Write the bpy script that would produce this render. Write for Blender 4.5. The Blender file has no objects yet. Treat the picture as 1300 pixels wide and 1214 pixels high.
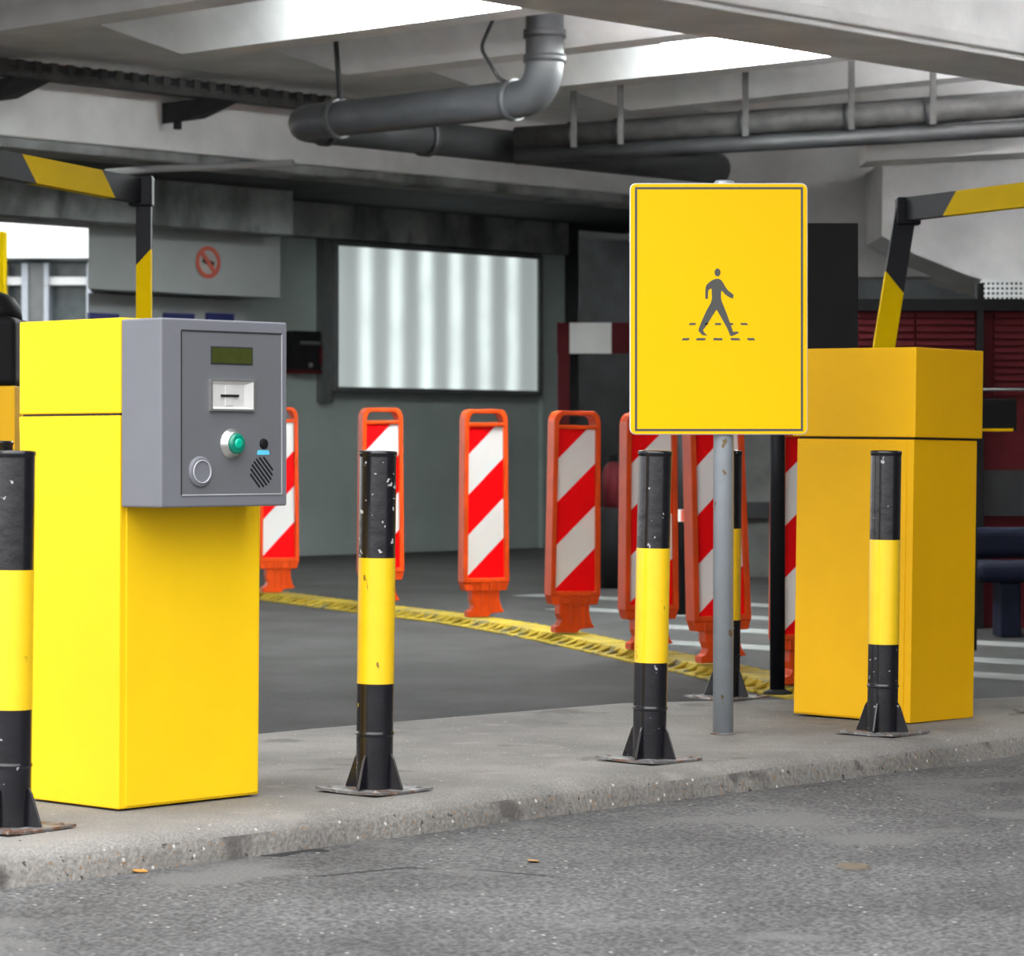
import bpy, bmesh, math, random
from mathutils import Vector, Matrix, noise
random.seed(7)
S = bpy.context.scene
C = bpy.data.collections.new('scene'); S.collection.children.link(C)
PI = math.pi
F = 3850.0                      # focal length in pixels of a 1300 px wide frame
HY = 572.0                      # horizon row
GA = math.radians(47.0)         # the building grid is turned 47 degrees from the view
T = Vector((math.cos(GA), math.sin(GA), 0)); SV = Vector((-math.sin(GA), math.cos(GA), 0))
ROAD = -0.09

def at(px, py, z):              # the point at height z that the pixel shows
    Y = (z - 1.0) * F / (HY - py)
    return Vector(((px - 650.0) / F * Y, Y, z))
def atd(px, py, Y):             # the point at distance Y that the pixel shows
    return Vector(((px - 650.0) / F * Y, Y, 1.0 + (HY - py) / F * Y))
def G(u, v, z=0.0):             # grid coordinates to world
    return T * u + SV * v + Vector((0, 0, z))
def u_on(px, v):                # u of a pixel column on the plane v = const
    k = (px - 650.0) / F
    return v * (SV.x - k * SV.y) / (k * T.y - T.x)
def v_on(px, u):
    k = (px - 650.0) / F
    return u * (T.x - k * T.y) / (k * SV.y - SV.x)

# ------------------------------------------------------------------ materials
def lin(c):
    return tuple((x / 12.92 if x <= 0.04045 else ((x + 0.055) / 1.055) ** 2.4) for x in (c[0] / 255, c[1] / 255, c[2] / 255))
def mat(name, rgb, rough=0.5, metal=0.0, var=0.12, scale=6.0, bump=0.0, bscale=60.0, spec=0.5, rgb2=None, coat=0.0):
    m = bpy.data.materials.new(name); m.use_nodes = True
    nt = m.node_tree; N = nt.nodes; L = nt.links
    b = N['Principled BSDF']
    b.inputs['Roughness'].default_value = rough; b.inputs['Metallic'].default_value = metal
    b.inputs['Specular IOR Level'].default_value = spec
    b.inputs['Coat Weight'].default_value = coat
    tc = N.new('ShaderNodeTexCoord')
    nz = N.new('ShaderNodeTexNoise'); nz.inputs['Scale'].default_value = scale; nz.inputs['Detail'].default_value = 6; nz.inputs['Roughness'].default_value = 0.6
    L.new(tc.outputs['Object'], nz.inputs['Vector'])
    r = N.new('ShaderNodeValToRGB'); L.new(nz.outputs['Fac'], r.inputs['Fac'])
    a = tuple(c * (1 - var) for c in rgb); z = rgb2 or tuple(min(1, c * (1 + var)) for c in rgb)
    r.color_ramp.elements[0].position = 0.32; r.color_ramp.elements[1].position = 0.68
    r.color_ramp.elements[0].color = (*a, 1); r.color_ramp.elements[1].color = (*z, 1)
    L.new(r.outputs['Color'], b.inputs['Base Color'])
    if bump:
        n2 = N.new('ShaderNodeTexNoise'); n2.inputs['Scale'].default_value = bscale; n2.inputs['Detail'].default_value = 4
        L.new(tc.outputs['Object'], n2.inputs['Vector'])
        bp = N.new('ShaderNodeBump'); bp.inputs['Strength'].default_value = bump; bp.inputs['Distance'].default_value = 0.01
        L.new(n2.outputs['Fac'], bp.inputs['Height']); L.new(bp.outputs['Normal'], b.inputs['Normal'])
    m['ramp'] = r.name
    return m
def overlay(m, scale, lo, hi, rgb, detail=3, coord='Object', w=0.0, stretch=None, zlim=None):
    """blend a second colour over the base where a noise passes a threshold (chips, stains, speckles)"""
    nt = m.node_tree; N = nt.nodes; L = nt.links; b = N['Principled BSDF']
    src = b.inputs['Base Color'].links[0].from_socket
    tc = N.new('ShaderNodeTexCoord'); mp = N.new('ShaderNodeMapping'); mp.inputs['Location'].default_value = (w, w * 1.7, w * 0.3)
    if stretch: mp.inputs['Scale'].default_value = stretch
    oi = N.new('ShaderNodeObjectInfo'); va = N.new('ShaderNodeVectorMath'); va.operation = 'ADD'
    L.new(tc.outputs[coord], va.inputs[0]); L.new(oi.outputs['Location'], va.inputs[1]); L.new(va.outputs['Vector'], mp.inputs['Vector'])
    nz = N.new('ShaderNodeTexNoise'); nz.inputs['Scale'].default_value = scale; nz.inputs['Detail'].default_value = detail
    L.new(mp.outputs['Vector'], nz.inputs['Vector'])
    mr = N.new('ShaderNodeMapRange'); mr.inputs['From Min'].default_value = lo; mr.inputs['From Max'].default_value = hi
    L.new(nz.outputs['Fac'], mr.inputs['Value'])
    fac = mr.outputs['Result']
    if zlim:
        sx = N.new('ShaderNodeSeparateXYZ'); L.new(tc.outputs['Object'], sx.inputs['Vector'])
        g = N.new('ShaderNodeMath'); g.operation = 'GREATER_THAN' if zlim > 0 else 'LESS_THAN'; g.inputs[1].default_value = abs(zlim); L.new(sx.outputs['Z'], g.inputs[0])
        mu = N.new('ShaderNodeMath'); mu.operation = 'MULTIPLY'; L.new(fac, mu.inputs[0]); L.new(g.outputs[0], mu.inputs[1]); fac = mu.outputs[0]
    mx = N.new('ShaderNodeMix'); mx.data_type = 'RGBA'
    L.new(fac, mx.inputs['Factor']); L.new(src, mx.inputs['A']); mx.inputs['B'].default_value = (*rgb, 1)
    L.new(mx.outputs['Result'], b.inputs['Base Color'])
    return m
def emat(name, rgb, strength):
    m = mat(name, (0.8, 0.8, 0.8), 0.4)
    b = m.node_tree.nodes['Principled BSDF']
    b.inputs['Emission Color'].default_value = (*rgb, 1); b.inputs['Emission Strength'].default_value = strength
    return m

M = {}
YP = (0.78, 0.42, 0.0)
M['yellow'] = mat('yellow_paint', YP, 0.45, spec=0.25, var=0.03, scale=4, bump=0.05, bscale=220)
M['yellow_lit'] = mat('yellow_paint_lit', (0.93, 0.585, 0.008), 0.42, spec=0.25, var=0.03, scale=4, bump=0.05, bscale=220)  # same yellow paint, lightened for the stronger light on the left machine
M['yellow_b'] = mat('yellow_band', (0.88, 0.56, 0.01), 0.3, var=0.05, scale=9, coat=0.3)
overlay(M['yellow_b'], 30, 0.70, 0.74, (0.25, 0.15, 0.02), stretch=(1, 1, 0.5))
M['black_b'] = mat('black_gloss_paint', (0.008, 0.008, 0.011), 0.2, var=0.25, scale=12, bump=0.08, bscale=30, coat=0.0, spec=0.6)
overlay(M['black_b'], 45, 0.70, 0.72, (0.35, 0.35, 0.37))
M['black_chip'] = mat('black_chipped_paint', (0.008, 0.008, 0.011), 0.2, var=0.25, scale=12, bump=0.08, bscale=30, coat=0.0, spec=0.6)
overlay(M['black_chip'], 42, 0.655, 0.67, (0.5, 0.5, 0.5), zlim=0.6, w=3.1)
overlay(M['black_chip'], 34, 0.715, 0.725, (0.7, 0.45, 0.02), w=1.2, zlim=-0.3)
M['plate'] = mat('worn_plate', (0.12, 0.12, 0.12), 0.6, var=0.3, scale=20, bump=0.3, bscale=50)
overlay(M['plate'], 14, 0.52, 0.60, (0.12, 0.06, 0.035))
overlay(M['plate'], 25, 0.55, 0.66, (0.3, 0.29, 0.28), w=5)
M['housing'] = mat('grey_powder_coat', (0.165, 0.17, 0.192), 0.5, var=0.03, bump=0.08, bscale=400)
M['panel'] = mat('dark_grey_panel', (0.125, 0.131, 0.141), 0.5, var=0.03, bump=0.06, bscale=400)
M['edge'] = mat('light_grey_edge', (0.42, 0.43, 0.45), 0.4)
M['lcd'] = mat('lcd_glass', (0.045, 0.055, 0.012), 0.15, var=0.1, scale=40)
M['lcd_bezel'] = mat('lcd_bezel', (0.03, 0.032, 0.03), 0.4)
M['chrome'] = mat('satin_metal', (0.62, 0.62, 0.60), 0.3, 0.85, var=0.06)
M['slot_white'] = mat('pale_slot_lining', (0.68, 0.68, 0.66), 0.35, 0.2)
M['green'] = mat('green_button', (0.0, 0.20, 0.13), 0.12, var=0.05, coat=0.5)
M['green_l'] = mat('green_button_centre', (0.0, 0.42, 0.27), 0.15, var=0.05)
M['black'] = mat('matte_black', (0.008, 0.008, 0.009), 0.7, spec=0.15)
M['dark'] = mat('dark_grey', (0.025, 0.026, 0.028), 0.7, spec=0.2)
M['blue_l'] = mat('light_blue_label', (0.12, 0.60, 0.85), 0.5)
M['sign'] = mat('sign_yellow', (0.82, 0.49, 0.0), 0.38, spec=0.1, var=0.015, scale=3)
M['sign_ink'] = mat('sign_ink', (0.05, 0.05, 0.045), 0.4)
M['sign_rim'] = mat('sign_rim_aluminium', (0.75, 0.74, 0.70), 0.4, 0.3)
M['post'] = mat('galvanised_post', (0.36, 0.40, 0.44), 0.38, 0.3, var=0.06, scale=14)
overlay(M['post'], 22, 0.66, 0.70, (0.24, 0.17, 0.08), stretch=(1, 1, 0.7))
M['orange'] = mat('orange_plastic', (0.56, 0.055, 0.004), 0.38, spec=0.2, var=0.12, scale=8, bump=0.1, bscale=60)
M['orange_edge'] = mat('orange_worn_edge', (0.80, 0.22, 0.06), 0.35, var=0.1)
M['red_d'] = mat('dark_red_paint', (0.07, 0.006, 0.009), 0.7, spec=0.15, var=0.15)
M['red_s'] = mat('red_sign_film', (0.60, 0.10, 0.06), 0.5)
M['white'] = mat('white_paint', (0.72, 0.73, 0.72), 0.6, var=0.05)
M['concrete_w'] = mat('pale_painted_concrete', (0.86, 0.86, 0.865), 0.75, var=0.10, scale=2.2, bump=0.2, bscale=30)
M['concrete_g'] = mat('grey_concrete', (0.42, 0.42, 0.42), 0.8, var=0.2, scale=1.5, bump=0.3, bscale=20)
M['concrete_p'] = mat('grimy_parapet', (0.10, 0.105, 0.10), 0.8, var=0.3, scale=3)
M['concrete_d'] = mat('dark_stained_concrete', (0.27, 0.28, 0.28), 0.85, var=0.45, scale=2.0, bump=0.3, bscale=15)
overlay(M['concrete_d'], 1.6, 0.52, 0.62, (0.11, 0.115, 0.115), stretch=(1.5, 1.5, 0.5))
M['wall'] = mat('painted_wall', (0.33, 0.385, 0.37), 0.8, var=0.12, scale=1.2, bump=0.15, bscale=20)
M['wall_l'] = mat('pale_wall', (0.37, 0.39, 0.39), 0.8, var=0.08, scale=1.5)
M['blackhole'] = mat('near_black_wall', (0.035, 0.036, 0.038), 0.85, var=0.4, scale=2)  # near-black base colour for the bay walls and soffit
M['alu'] = mat('grey_frame_metal', (0.14, 0.15, 0.15), 0.4, 0.4)
M['pipe'] = mat('grey_pvc_pipe', (0.055, 0.057, 0.062), 0.45, var=0.18, scale=5)
M['pipe_d'] = mat('dark_pipe', (0.02, 0.0205, 0.022), 0.55, var=0.35, scale=5)
M['rust'] = mat('grimy_tray_metal', (0.03, 0.029, 0.028), 0.7, var=0.55, scale=9, bump=0.3, bscale=30)
M['frame_blk'] = mat('black_frame_paint', (0.008, 0.009, 0.013), 0.5, spec=0.2, var=0.2)
M['frame_yel'] = mat('amber_reflective_stripe', (0.74, 0.50, 0.0), 0.6, var=0.04, spec=0.04)
M['navy'] = mat('navy_vinyl', (0.006, 0.009, 0.022), 0.7, spec=0.15, var=0.2)
M['bluesign'] = mat('dark_blue_sign', (0.015, 0.02, 0.14), 0.5)
M['glass'] = mat('grey_green_window', (0.10, 0.13, 0.13), 0.15, var=0.2)
M['ridge'] = mat('worn_yellow_rubber', (0.30, 0.22, 0.02), 0.8, spec=0.15, var=0.22, scale=5, bump=0.3, bscale=40)
overlay(M['ridge'], 7, 0.54, 0.68, (0.13, 0.12, 0.07))
M['lamp_on'] = emat('lamp_diffuser', (0.93, 1.0, 0.99), 54.0)
M['fill_tube'] = emat('fill_tube_light', (0.93, 1.0, 0.98), 60.0)
M['fill_up'] = emat('fill_trough_tube', (1.0, 0.99, 0.96), 90.0)
M['fill_cove2'] = emat('fill_cove_tube_front', (1.0, 0.99, 0.98), 65.0)
M['fill_cove'] = emat('fill_cove_tube', (1.0, 0.99, 0.98), 190.0)
M['downlight'] = emat('downlight_lens', (0.85, 1.0, 0.93), 8.0)
M['leaf'] = mat('dry_leaf', (0.45, 0.22, 0.04), 0.7)
M['stripe_w'] = mat('worn_white_road_paint', (0.18, 0.19, 0.185), 0.8, var=0.3, scale=5)
overlay(M['stripe_w'], 9, 0.52, 0.62, (0.16, 0.17, 0.17))

def asphalt(name, base, speck, bump, fine=160, lo=0.62, hi=1.45):
    m = bpy.data.materials.new(name); m.use_nodes = True
    nt = m.node_tree; N = nt.nodes; L = nt.links; b = N['Principled BSDF']
    b.inputs['Roughness'].default_value = 0.9; b.inputs['Specular IOR Level'].default_value = 0.2
    tc = N.new('ShaderNodeTexCoord')
    n1 = N.new('ShaderNodeTexNoise'); n1.inputs['Scale'].default_value = fine; n1.inputs['Detail'].default_value = 3
    n2 = N.new('ShaderNodeTexNoise'); n2.inputs['Scale'].default_value = 1.3; n2.inputs['Detail'].default_value = 8; n2.inputs['Roughness'].default_value = 0.65
    vo = N.new('ShaderNodeTexVoronoi'); vo.inputs['Scale'].default_value = 42
    for n in (n1, n2, vo): L.new(tc.outputs['Object'], n.inputs['Vector'])
    r1 = N.new('ShaderNodeValToRGB'); r1.color_ramp.elements[0].position = 0.35; r1.color_ramp.elements[1].position = 0.72
    r1.color_ramp.elements[0].color = (*[c * lo for c in base], 1); r1.color_ramp.elements[1].color = (*[min(1, c * hi) for c in base], 1)
    L.new(n1.outputs['Fac'], r1.inputs['Fac'])
    r2 = N.new('ShaderNodeValToRGB'); r2.color_ramp.elements[0].position = 0.35; r2.color_ramp.elements[1].position = 0.65
    r2.color_ramp.elements[0].color = (0.72, 0.72, 0.72, 1); r2.color_ramp.elements[1].color = (1.2, 1.2, 1.2, 1)
    L.new(n2.outputs['Fac'], r2.inputs['Fac'])
    mu = N.new('ShaderNodeMix'); mu.data_type = 'RGBA'; mu.blend_type = 'MULTIPLY'; mu.inputs['Factor'].default_value = 1
    L.new(r1.outputs['Color'], mu.inputs['A']); L.new(r2.outputs['Color'], mu.inputs['B'])
    L.new(mu.outputs['Result'], b.inputs['Base Color'])
    # pale stone specks: cells whose random colour passes a threshold, near their centre
    sx = N.new('ShaderNodeSeparateColor'); L.new(vo.outputs['Color'], sx.inputs['Color'])
    g = N.new('ShaderNodeMath'); g.operation = 'GREATER_THAN'; g.inputs[1].default_value = 1 - speck; L.new(sx.outputs['Red'], g.inputs[0])
    d = N.new('ShaderNodeMath'); d.operation = 'LESS_THAN'; d.inputs[1].default_value = 0.22; L.new(vo.outputs['Distance'], d.inputs[0])
    q = N.new('ShaderNodeMath'); q.operation = 'MULTIPLY'; L.new(g.outputs[0], q.inputs[0]); L.new(d.outputs[0], q.inputs[1])
    mx = N.new('ShaderNodeMix'); mx.data_type = 'RGBA'; L.new(q.outputs[0], mx.inputs['Factor'])
    L.new(mu.outputs['Result'], mx.inputs['A']); mx.inputs['B'].default_value = (0.42, 0.40, 0.37, 1)
    L.new(mx.outputs['Result'], b.inputs['Base Color'])
    bp = N.new('ShaderNodeBump'); bp.inputs['Strength'].default_value = bump; bp.inputs['Distance'].default_value = 0.012
    L.new(n1.outputs['Fac'], bp.inputs['Height']); L.new(bp.outputs['Normal'], b.inputs['Normal'])
    return m
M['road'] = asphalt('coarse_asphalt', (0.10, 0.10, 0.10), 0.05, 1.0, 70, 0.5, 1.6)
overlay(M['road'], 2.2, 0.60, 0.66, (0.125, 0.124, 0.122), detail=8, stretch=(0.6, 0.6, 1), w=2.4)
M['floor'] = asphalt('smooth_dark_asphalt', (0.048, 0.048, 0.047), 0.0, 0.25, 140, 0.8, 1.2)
M['kerb'] = asphalt('kerb_concrete', (0.21, 0.203, 0.19), 0.04, 0.4, 120, 0.8, 1.2)
overlay(M['kerb'], 4.5, 0.60, 0.70, (0.24, 0.225, 0.21), detail=8)

M['lip'] = asphalt('eroded_kerb_lip', (0.195, 0.187, 0.172), 0.16, 0.45, 75, 0.78, 1.2)
overlay(M['lip'], 70, 0.62, 0.66, (0.20, 0.135, 0.085), w=2)
overlay(M['lip'], 48, 0.66, 0.69, (0.05, 0.047, 0.043), w=7)
overlay(M['lip'], 5, 0.60, 0.66, (0.085, 0.08, 0.075), detail=8, w=4)
overlay(M['kerb'], 60, 0.70, 0.72, (0.16, 0.12, 0.085), w=2)
overlay(M['kerb'], 3.0, 0.62, 0.66, (0.14, 0.13, 0.12), detail=10, w=9)
# ------------------------------------------------------------------ mesh helpers
class MB:
    def __init__(s): s.v = []; s.f = []; s.m = []; s.mats = []; s.sm = []
    def mi(s, m):
        if m not in s.mats: s.mats.append(m)
        return s.mats.index(m)
    def add(s, vs, fs, m, mx=None, smooth=False):
        o = len(s.v); k = s.mi(m)
        for p in vs:
            p = Vector(p); s.v.append(tuple(mx @ p) if mx else tuple(p))
        for f in fs: s.f.append([i + o for i in f]); s.m.append(k); s.sm.append(smooth)
        return s
    def box(s, a, b, m, mx=None):
        x0, y0, z0 = a; x1, y1, z1 = b
        vs = [(x, y, z) for z in (z0, z1) for x, y in ((x0, y0), (x1, y0), (x1, y1), (x0, y1))]
        return s.add(vs, [(3, 2, 1, 0), (4, 5, 6, 7), (0, 1, 5, 4), (1, 2, 6, 5), (2, 3, 7, 6), (3, 0, 4, 7)], m, mx)
    def hexa(s, bot, top, m, mx=None):
        return s.add(list(bot) + list(top), [(3, 2, 1, 0), (4, 5, 6, 7), (0, 1, 5, 4), (1, 2, 6, 5), (2, 3, 7, 6), (3, 0, 4, 7)], m, mx)
    def prism(s, poly, z0, z1, m, mx=None):     # poly CCW seen from +z
        n = len(poly)
        vs = [(x, y, z0) for x, y in poly] + [(x, y, z1) for x, y in poly]
        fs = [tuple(range(n))[::-1], tuple(range(n, 2 * n))] + [(i, (i + 1) % n, n + (i + 1) % n, n + i) for i in range(n)]
        return s.add(vs, fs, m, mx)
    def lathe(s, prof, m, n=32, mx=None, cap=True, smooth=True):     # prof: (r, z) rising
        vs = []; fs = []
        for r, z in prof:
            for i in range(n):
                a = 2 * PI * i / n; vs.append((r * math.cos(a), r * math.sin(a), z))
        for j in range(len(prof) - 1):
            for i in range(n):
                a = j * n + i; b = j * n + (i + 1) % n
                fs.append((a, b, b + n, a + n))
        s.add(vs, fs, m, mx, smooth)
        if cap:
            o = len(s.v) - len(vs); k = s.mi(m)
            s.f.append(list(range(o + n - 1, o - 1, -1))); s.m.append(k); s.sm.append(False)
            e = o + (len(prof) - 1) * n
            s.f.append(list(range(e, e + n))); s.m.append(k); s.sm.append(False)
        return s
    def tube(s, pts, r, m, n=16, mx=None):
        pts = [Vector(p) for p in pts]; rings = []
        up = None
        for i, p in enumerate(pts):
            d = ((pts[i + 1] if i + 1 < len(pts) else p) - (pts[i - 1] if i else p)).normalized()
            if up is None:
                up = Vector((0, 0, 1)) if abs(d.z) < 0.9 else Vector((1, 0, 0))
            x = d.cross(up).normalized(); up = x.cross(d).normalized()
            rings.append([p + (x * math.cos(2 * PI * k / n) + up * math.sin(2 * PI * k / n)) * r for k in range(n)])
        vs = [q for R in rings for q in R]; fs = []
        for j in range(len(rings) - 1):
            for i in range(n):
                fs.append((j * n + i, j * n + (i + 1) % n, (j + 1) * n + (i + 1) % n, (j + 1) * n + i))
        s.add(vs, fs, m, mx, True)
        o = len(s.v) - len(vs); k = s.mi(m)
        s.f.append(list(range(o + n - 1, o - 1, -1))); s.m.append(k); s.sm.append(False)
        e = o + (len(rings) - 1) * n
        s.f.append(list(range(e, e + n))); s.m.append(k); s.sm.append(False)
        return s
    def build(s, name, parent=None, bevel=0.0, seg=2, loc=None):
        me = bpy.data.meshes.new(name); me.from_pydata(s.v, [], s.f); me.update()
        for m in s.mats: me.materials.append(m)
        for p, k, sm in zip(me.polygons, s.m, s.sm): p.material_index = k; p.use_smooth = sm
        bm = bmesh.new(); bm.from_mesh(me); bmesh.ops.recalc_face_normals(bm, faces=bm.faces); bm.to_mesh(me); bm.free()
        o = bpy.data.objects.new(name, me); C.objects.link(o)
        if parent: o.parent = parent
        if bevel:
            b = o.modifiers.new('bevel', 'BEVEL'); b.width = bevel; b.segments = seg; b.limit_method = 'ANGLE'; b.angle_limit = math.radians(40)
        return o
def tag(o, label=None, cat=None, group=None, kind=None):
    if label: o['label'] = label
    if cat: o['category'] = cat
    if group: o['group'] = group
    if kind: o['kind'] = kind
    return o
def thing(name, label, cat, loc=(0, 0, 0), rz=0, group=None, rx=0, ry=0):
    o = bpy.data.objects.new(name, None); C.objects.link(o); o.empty_display_size = 0.1
    o.location = loc; o.rotation_euler = (rx, ry, rz)
    return tag(o, label, cat, group)
def struct(o, label=None): o['kind'] = 'structure'; 
def kids(o): return [c for c in bpy.data.objects if c.parent == o]
def copy_tree(o, parent=None):
    c = o.copy(); C.objects.link(c); c.parent = parent
    for ch in kids(o): copy_tree(ch, c)
    return c
def gridmx(u, v, z=0): return Matrix.Translation(G(u, v, z)) @ Matrix.Rotation(GA, 4, 'Z')
GM = gridmx(0, 0)
def gbox(mb, u0, u1, v0, v1, z0, z1, m): return mb.box((u0, v0, z0), (u1, v1, z1), m, GM)
def round_path(pts, r, n=8):
    pts = [Vector(p) for p in pts]; out = [pts[0]]
    for i in range(1, len(pts) - 1):
        a = (pts[i - 1] - pts[i]).normalized(); b = (pts[i + 1] - pts[i]).normalized()
        p0 = pts[i] + a * r; p2 = pts[i] + b * r
        for k in range(n + 1):
            t = k / n; out.append(p0 * (1 - t) ** 2 + pts[i] * 2 * t * (1 - t) + p2 * t * t)
    out.append(pts[-1]); return out
def facemx(origin, xdir):       # local x along xdir, local y up (world z), local z out of the face (x cross y)
    x = Vector(xdir).normalized(); y = Vector((0, 0, 1)); z = x.cross(y)
    m = Matrix(((x.x, y.x, z.x, 0), (x.y, y.y, z.y, 0), (x.z, y.z, z.z, 0), (0, 0, 0, 1)))
    return Matrix.Translation(origin) @ m

# ------------------------------------------------------------------ ground
mb = MB(); 
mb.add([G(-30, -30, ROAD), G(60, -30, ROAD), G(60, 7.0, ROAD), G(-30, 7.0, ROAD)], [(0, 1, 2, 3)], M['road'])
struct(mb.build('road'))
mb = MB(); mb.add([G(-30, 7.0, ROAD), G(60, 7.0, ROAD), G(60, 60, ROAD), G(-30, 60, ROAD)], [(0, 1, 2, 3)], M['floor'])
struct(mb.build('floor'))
# kerbed island: swept outline with a rounded, slightly irregular lip
def island():
    front = [(u, 6.07 + 0.012 * math.sin(u * 2.1)) for u in [x * 0.08 for x in range(25, 131)]]
    nose = [(10.62, 6.12), (10.82, 6.25), (10.92, 6.5), (10.85, 6.75), (10.65, 6.9), (10.3, 7.05), (9.95, 7.4), (9.5, 7.75), (9.1, 7.93)]
    back = [(8.6, 8.0), (7.5, 8.02), (5.0, 8.02), (2.0, 8.0)]
    out = front + nose + back
    n = len(out)
    def inward(i, d):
        p = Vector(out[i]); a = Vector(out[i - 1]); b = Vector(out[(i + 1) % n])
        t = (b - a).normalized(); nn = Vector((-t.y, t.x)); return p + nn * d
    prof = [(-0.015, ROAD - 0.02), (0.0, -0.055), (0.012, -0.03), (0.035, -0.012), (0.07, -0.003), (0.13, 0.0)]
    vs = []; 
    for d, z in prof:
        for i in range(n):
            q = inward(i, d); w = noise.noise(Vector((q.x * 3, q.y * 3, z * 9))) * 0.008
            ww = 0 if z >= 0 else w
            vs.append(G(q.x, q.y + ww, z + (ww * 0.5 if z > -0.06 else 0)))
    fs = []
    for j in range(len(prof) - 1):
        for i in range(n):
            fs.append((j * n + i, j * n + (i + 1) % n, (j + 1) * n + (i + 1) % n, (j + 1) * n + i))
    fs.append(tuple(range((len(prof) - 1) * n, len(prof) * n)))
    m = MB(); m.add(vs, fs, M['kerb'], None, False)
    k = m.mi(M['lip'])
    for j in range(2 * n): m.m[j] = k
    for j in range((len(prof) - 1) * n): m.sm[j] = True
    o = m.build('kerb_island'); struct(o); return o
island()
# joint between kerb stones: a thin dark crack running over the lip, left corner
pj = [at(26, 1066, 0.001), at(31, 1074, -0.006), at(30, 1086, -0.035), at(33, 1094, -0.055), at(31, 1106, -0.075), at(28, 1115, -0.09)]
mb = MB()
for i in range(len(pj) - 1):
    a, b = pj[i] + Vector((0, -0.012, 0)), pj[i + 1] + Vector((0, -0.012, 0)); w = 0.0028 if i != 2 else 0.004
    mb.add([a + Vector((-w, 0, 0)), a + Vector((w, 0, 0)), b + Vector((w, 0, 0)), b + Vector((-w, 0, 0)),
            a + Vector((-w, .02, -.01)), a + Vector((w, .02, -.01)), b + Vector((w, .02, -.01)), b + Vector((-w, .02, -.01))],
           [(0, 1, 2, 3), (4, 5, 6, 7), (0, 1, 5, 4), (1, 2, 6, 5), (2, 3, 7, 6), (3, 0, 4, 7)], M['black'])
struct(mb.build('trim_1'))
# road cracks (dark tar lines) near the camera
mb = MB()
def crack(pix, w):
    P = [at(x, y, ROAD + 0.001) for x, y in pix]; L2 = []; R2 = []
    for i, p in enumerate(P):
        d = (P[min(i + 1, len(P) - 1)] - P[max(i - 1, 0)]).normalized(); nn = Vector((-d.y, d.x, 0)); ww = w * (0.25 if i in (0, len(P) - 1) else random.uniform(0.6, 1.3))
        L2.append(p + nn * ww); R2.append(p - nn * ww)
    n = len(P); vs = L2 + R2 + [q + Vector((0, 0, -.004)) for q in L2 + R2]
    fs = [(i, i + 1, n + i + 1, n + i) for i in range(n - 1)]
    mb.add(vs, fs, M['dark'])
crack([(282, 1088), (300, 1086), (325, 1085), (352, 1086), (378, 1081), (405, 1079), (416, 1081)], 0.030)
crack([(395, 1113), (430, 1110), (470, 1106), (520, 1101), (552, 1104)], 0.010)
crack([(600, 1104), (640, 1107), (680, 1111), (705, 1112)], 0.008)
struct(mb.build('trim_2'))
# damp brown patch on the road, right
st = mat('damp_oil_stain', (0.085, 0.07, 0.05), 0.6, var=0.3, scale=12)
mb = MB(); cen = at(1085, 1100, ROAD + 0.0012); poly = []
for i in range(22):
    a = 2 * PI * i / 22; r = 1 + 0.9 * noise.noise(Vector((math.cos(a) * 2.3, math.sin(a) * 2.3, 4)))
    poly.append((cen.x + 0.04 * r * math.cos(a), cen.y + 0.07 * r * math.sin(a)))
mb.prism(poly, ROAD + 0.0002, ROAD + 0.0012, st)
tag(mb.build('oil_stain'), 'small damp brown stain on the coarse road at lower right', 'stain')
for k, (x, y, lab) in enumerate([(178, 1106, 'tiny dry orange leaf on the road below the grey ticket machine'), (677, 1093, 'tiny dry orange leaf on the road in the middle foreground')]):
    p = at(x, y, ROAD + 0.004); m_ = MB()
    pts = []
    for i in range(12):
        a = 2 * PI * i / 12; r = 0.016 * (1 + 0.35 * math.cos(2 * a)); pts.append((r * math.cos(a), r * math.sin(a) * 1.3))
    m_.prism(pts, 0, 0.002, M['leaf']); o = m_.build('dry_leaf'); o.location = p; o.rotation_euler = (0.12, 0.1, 0.6 + k)
    tag(o, lab, 'leaf')

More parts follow.
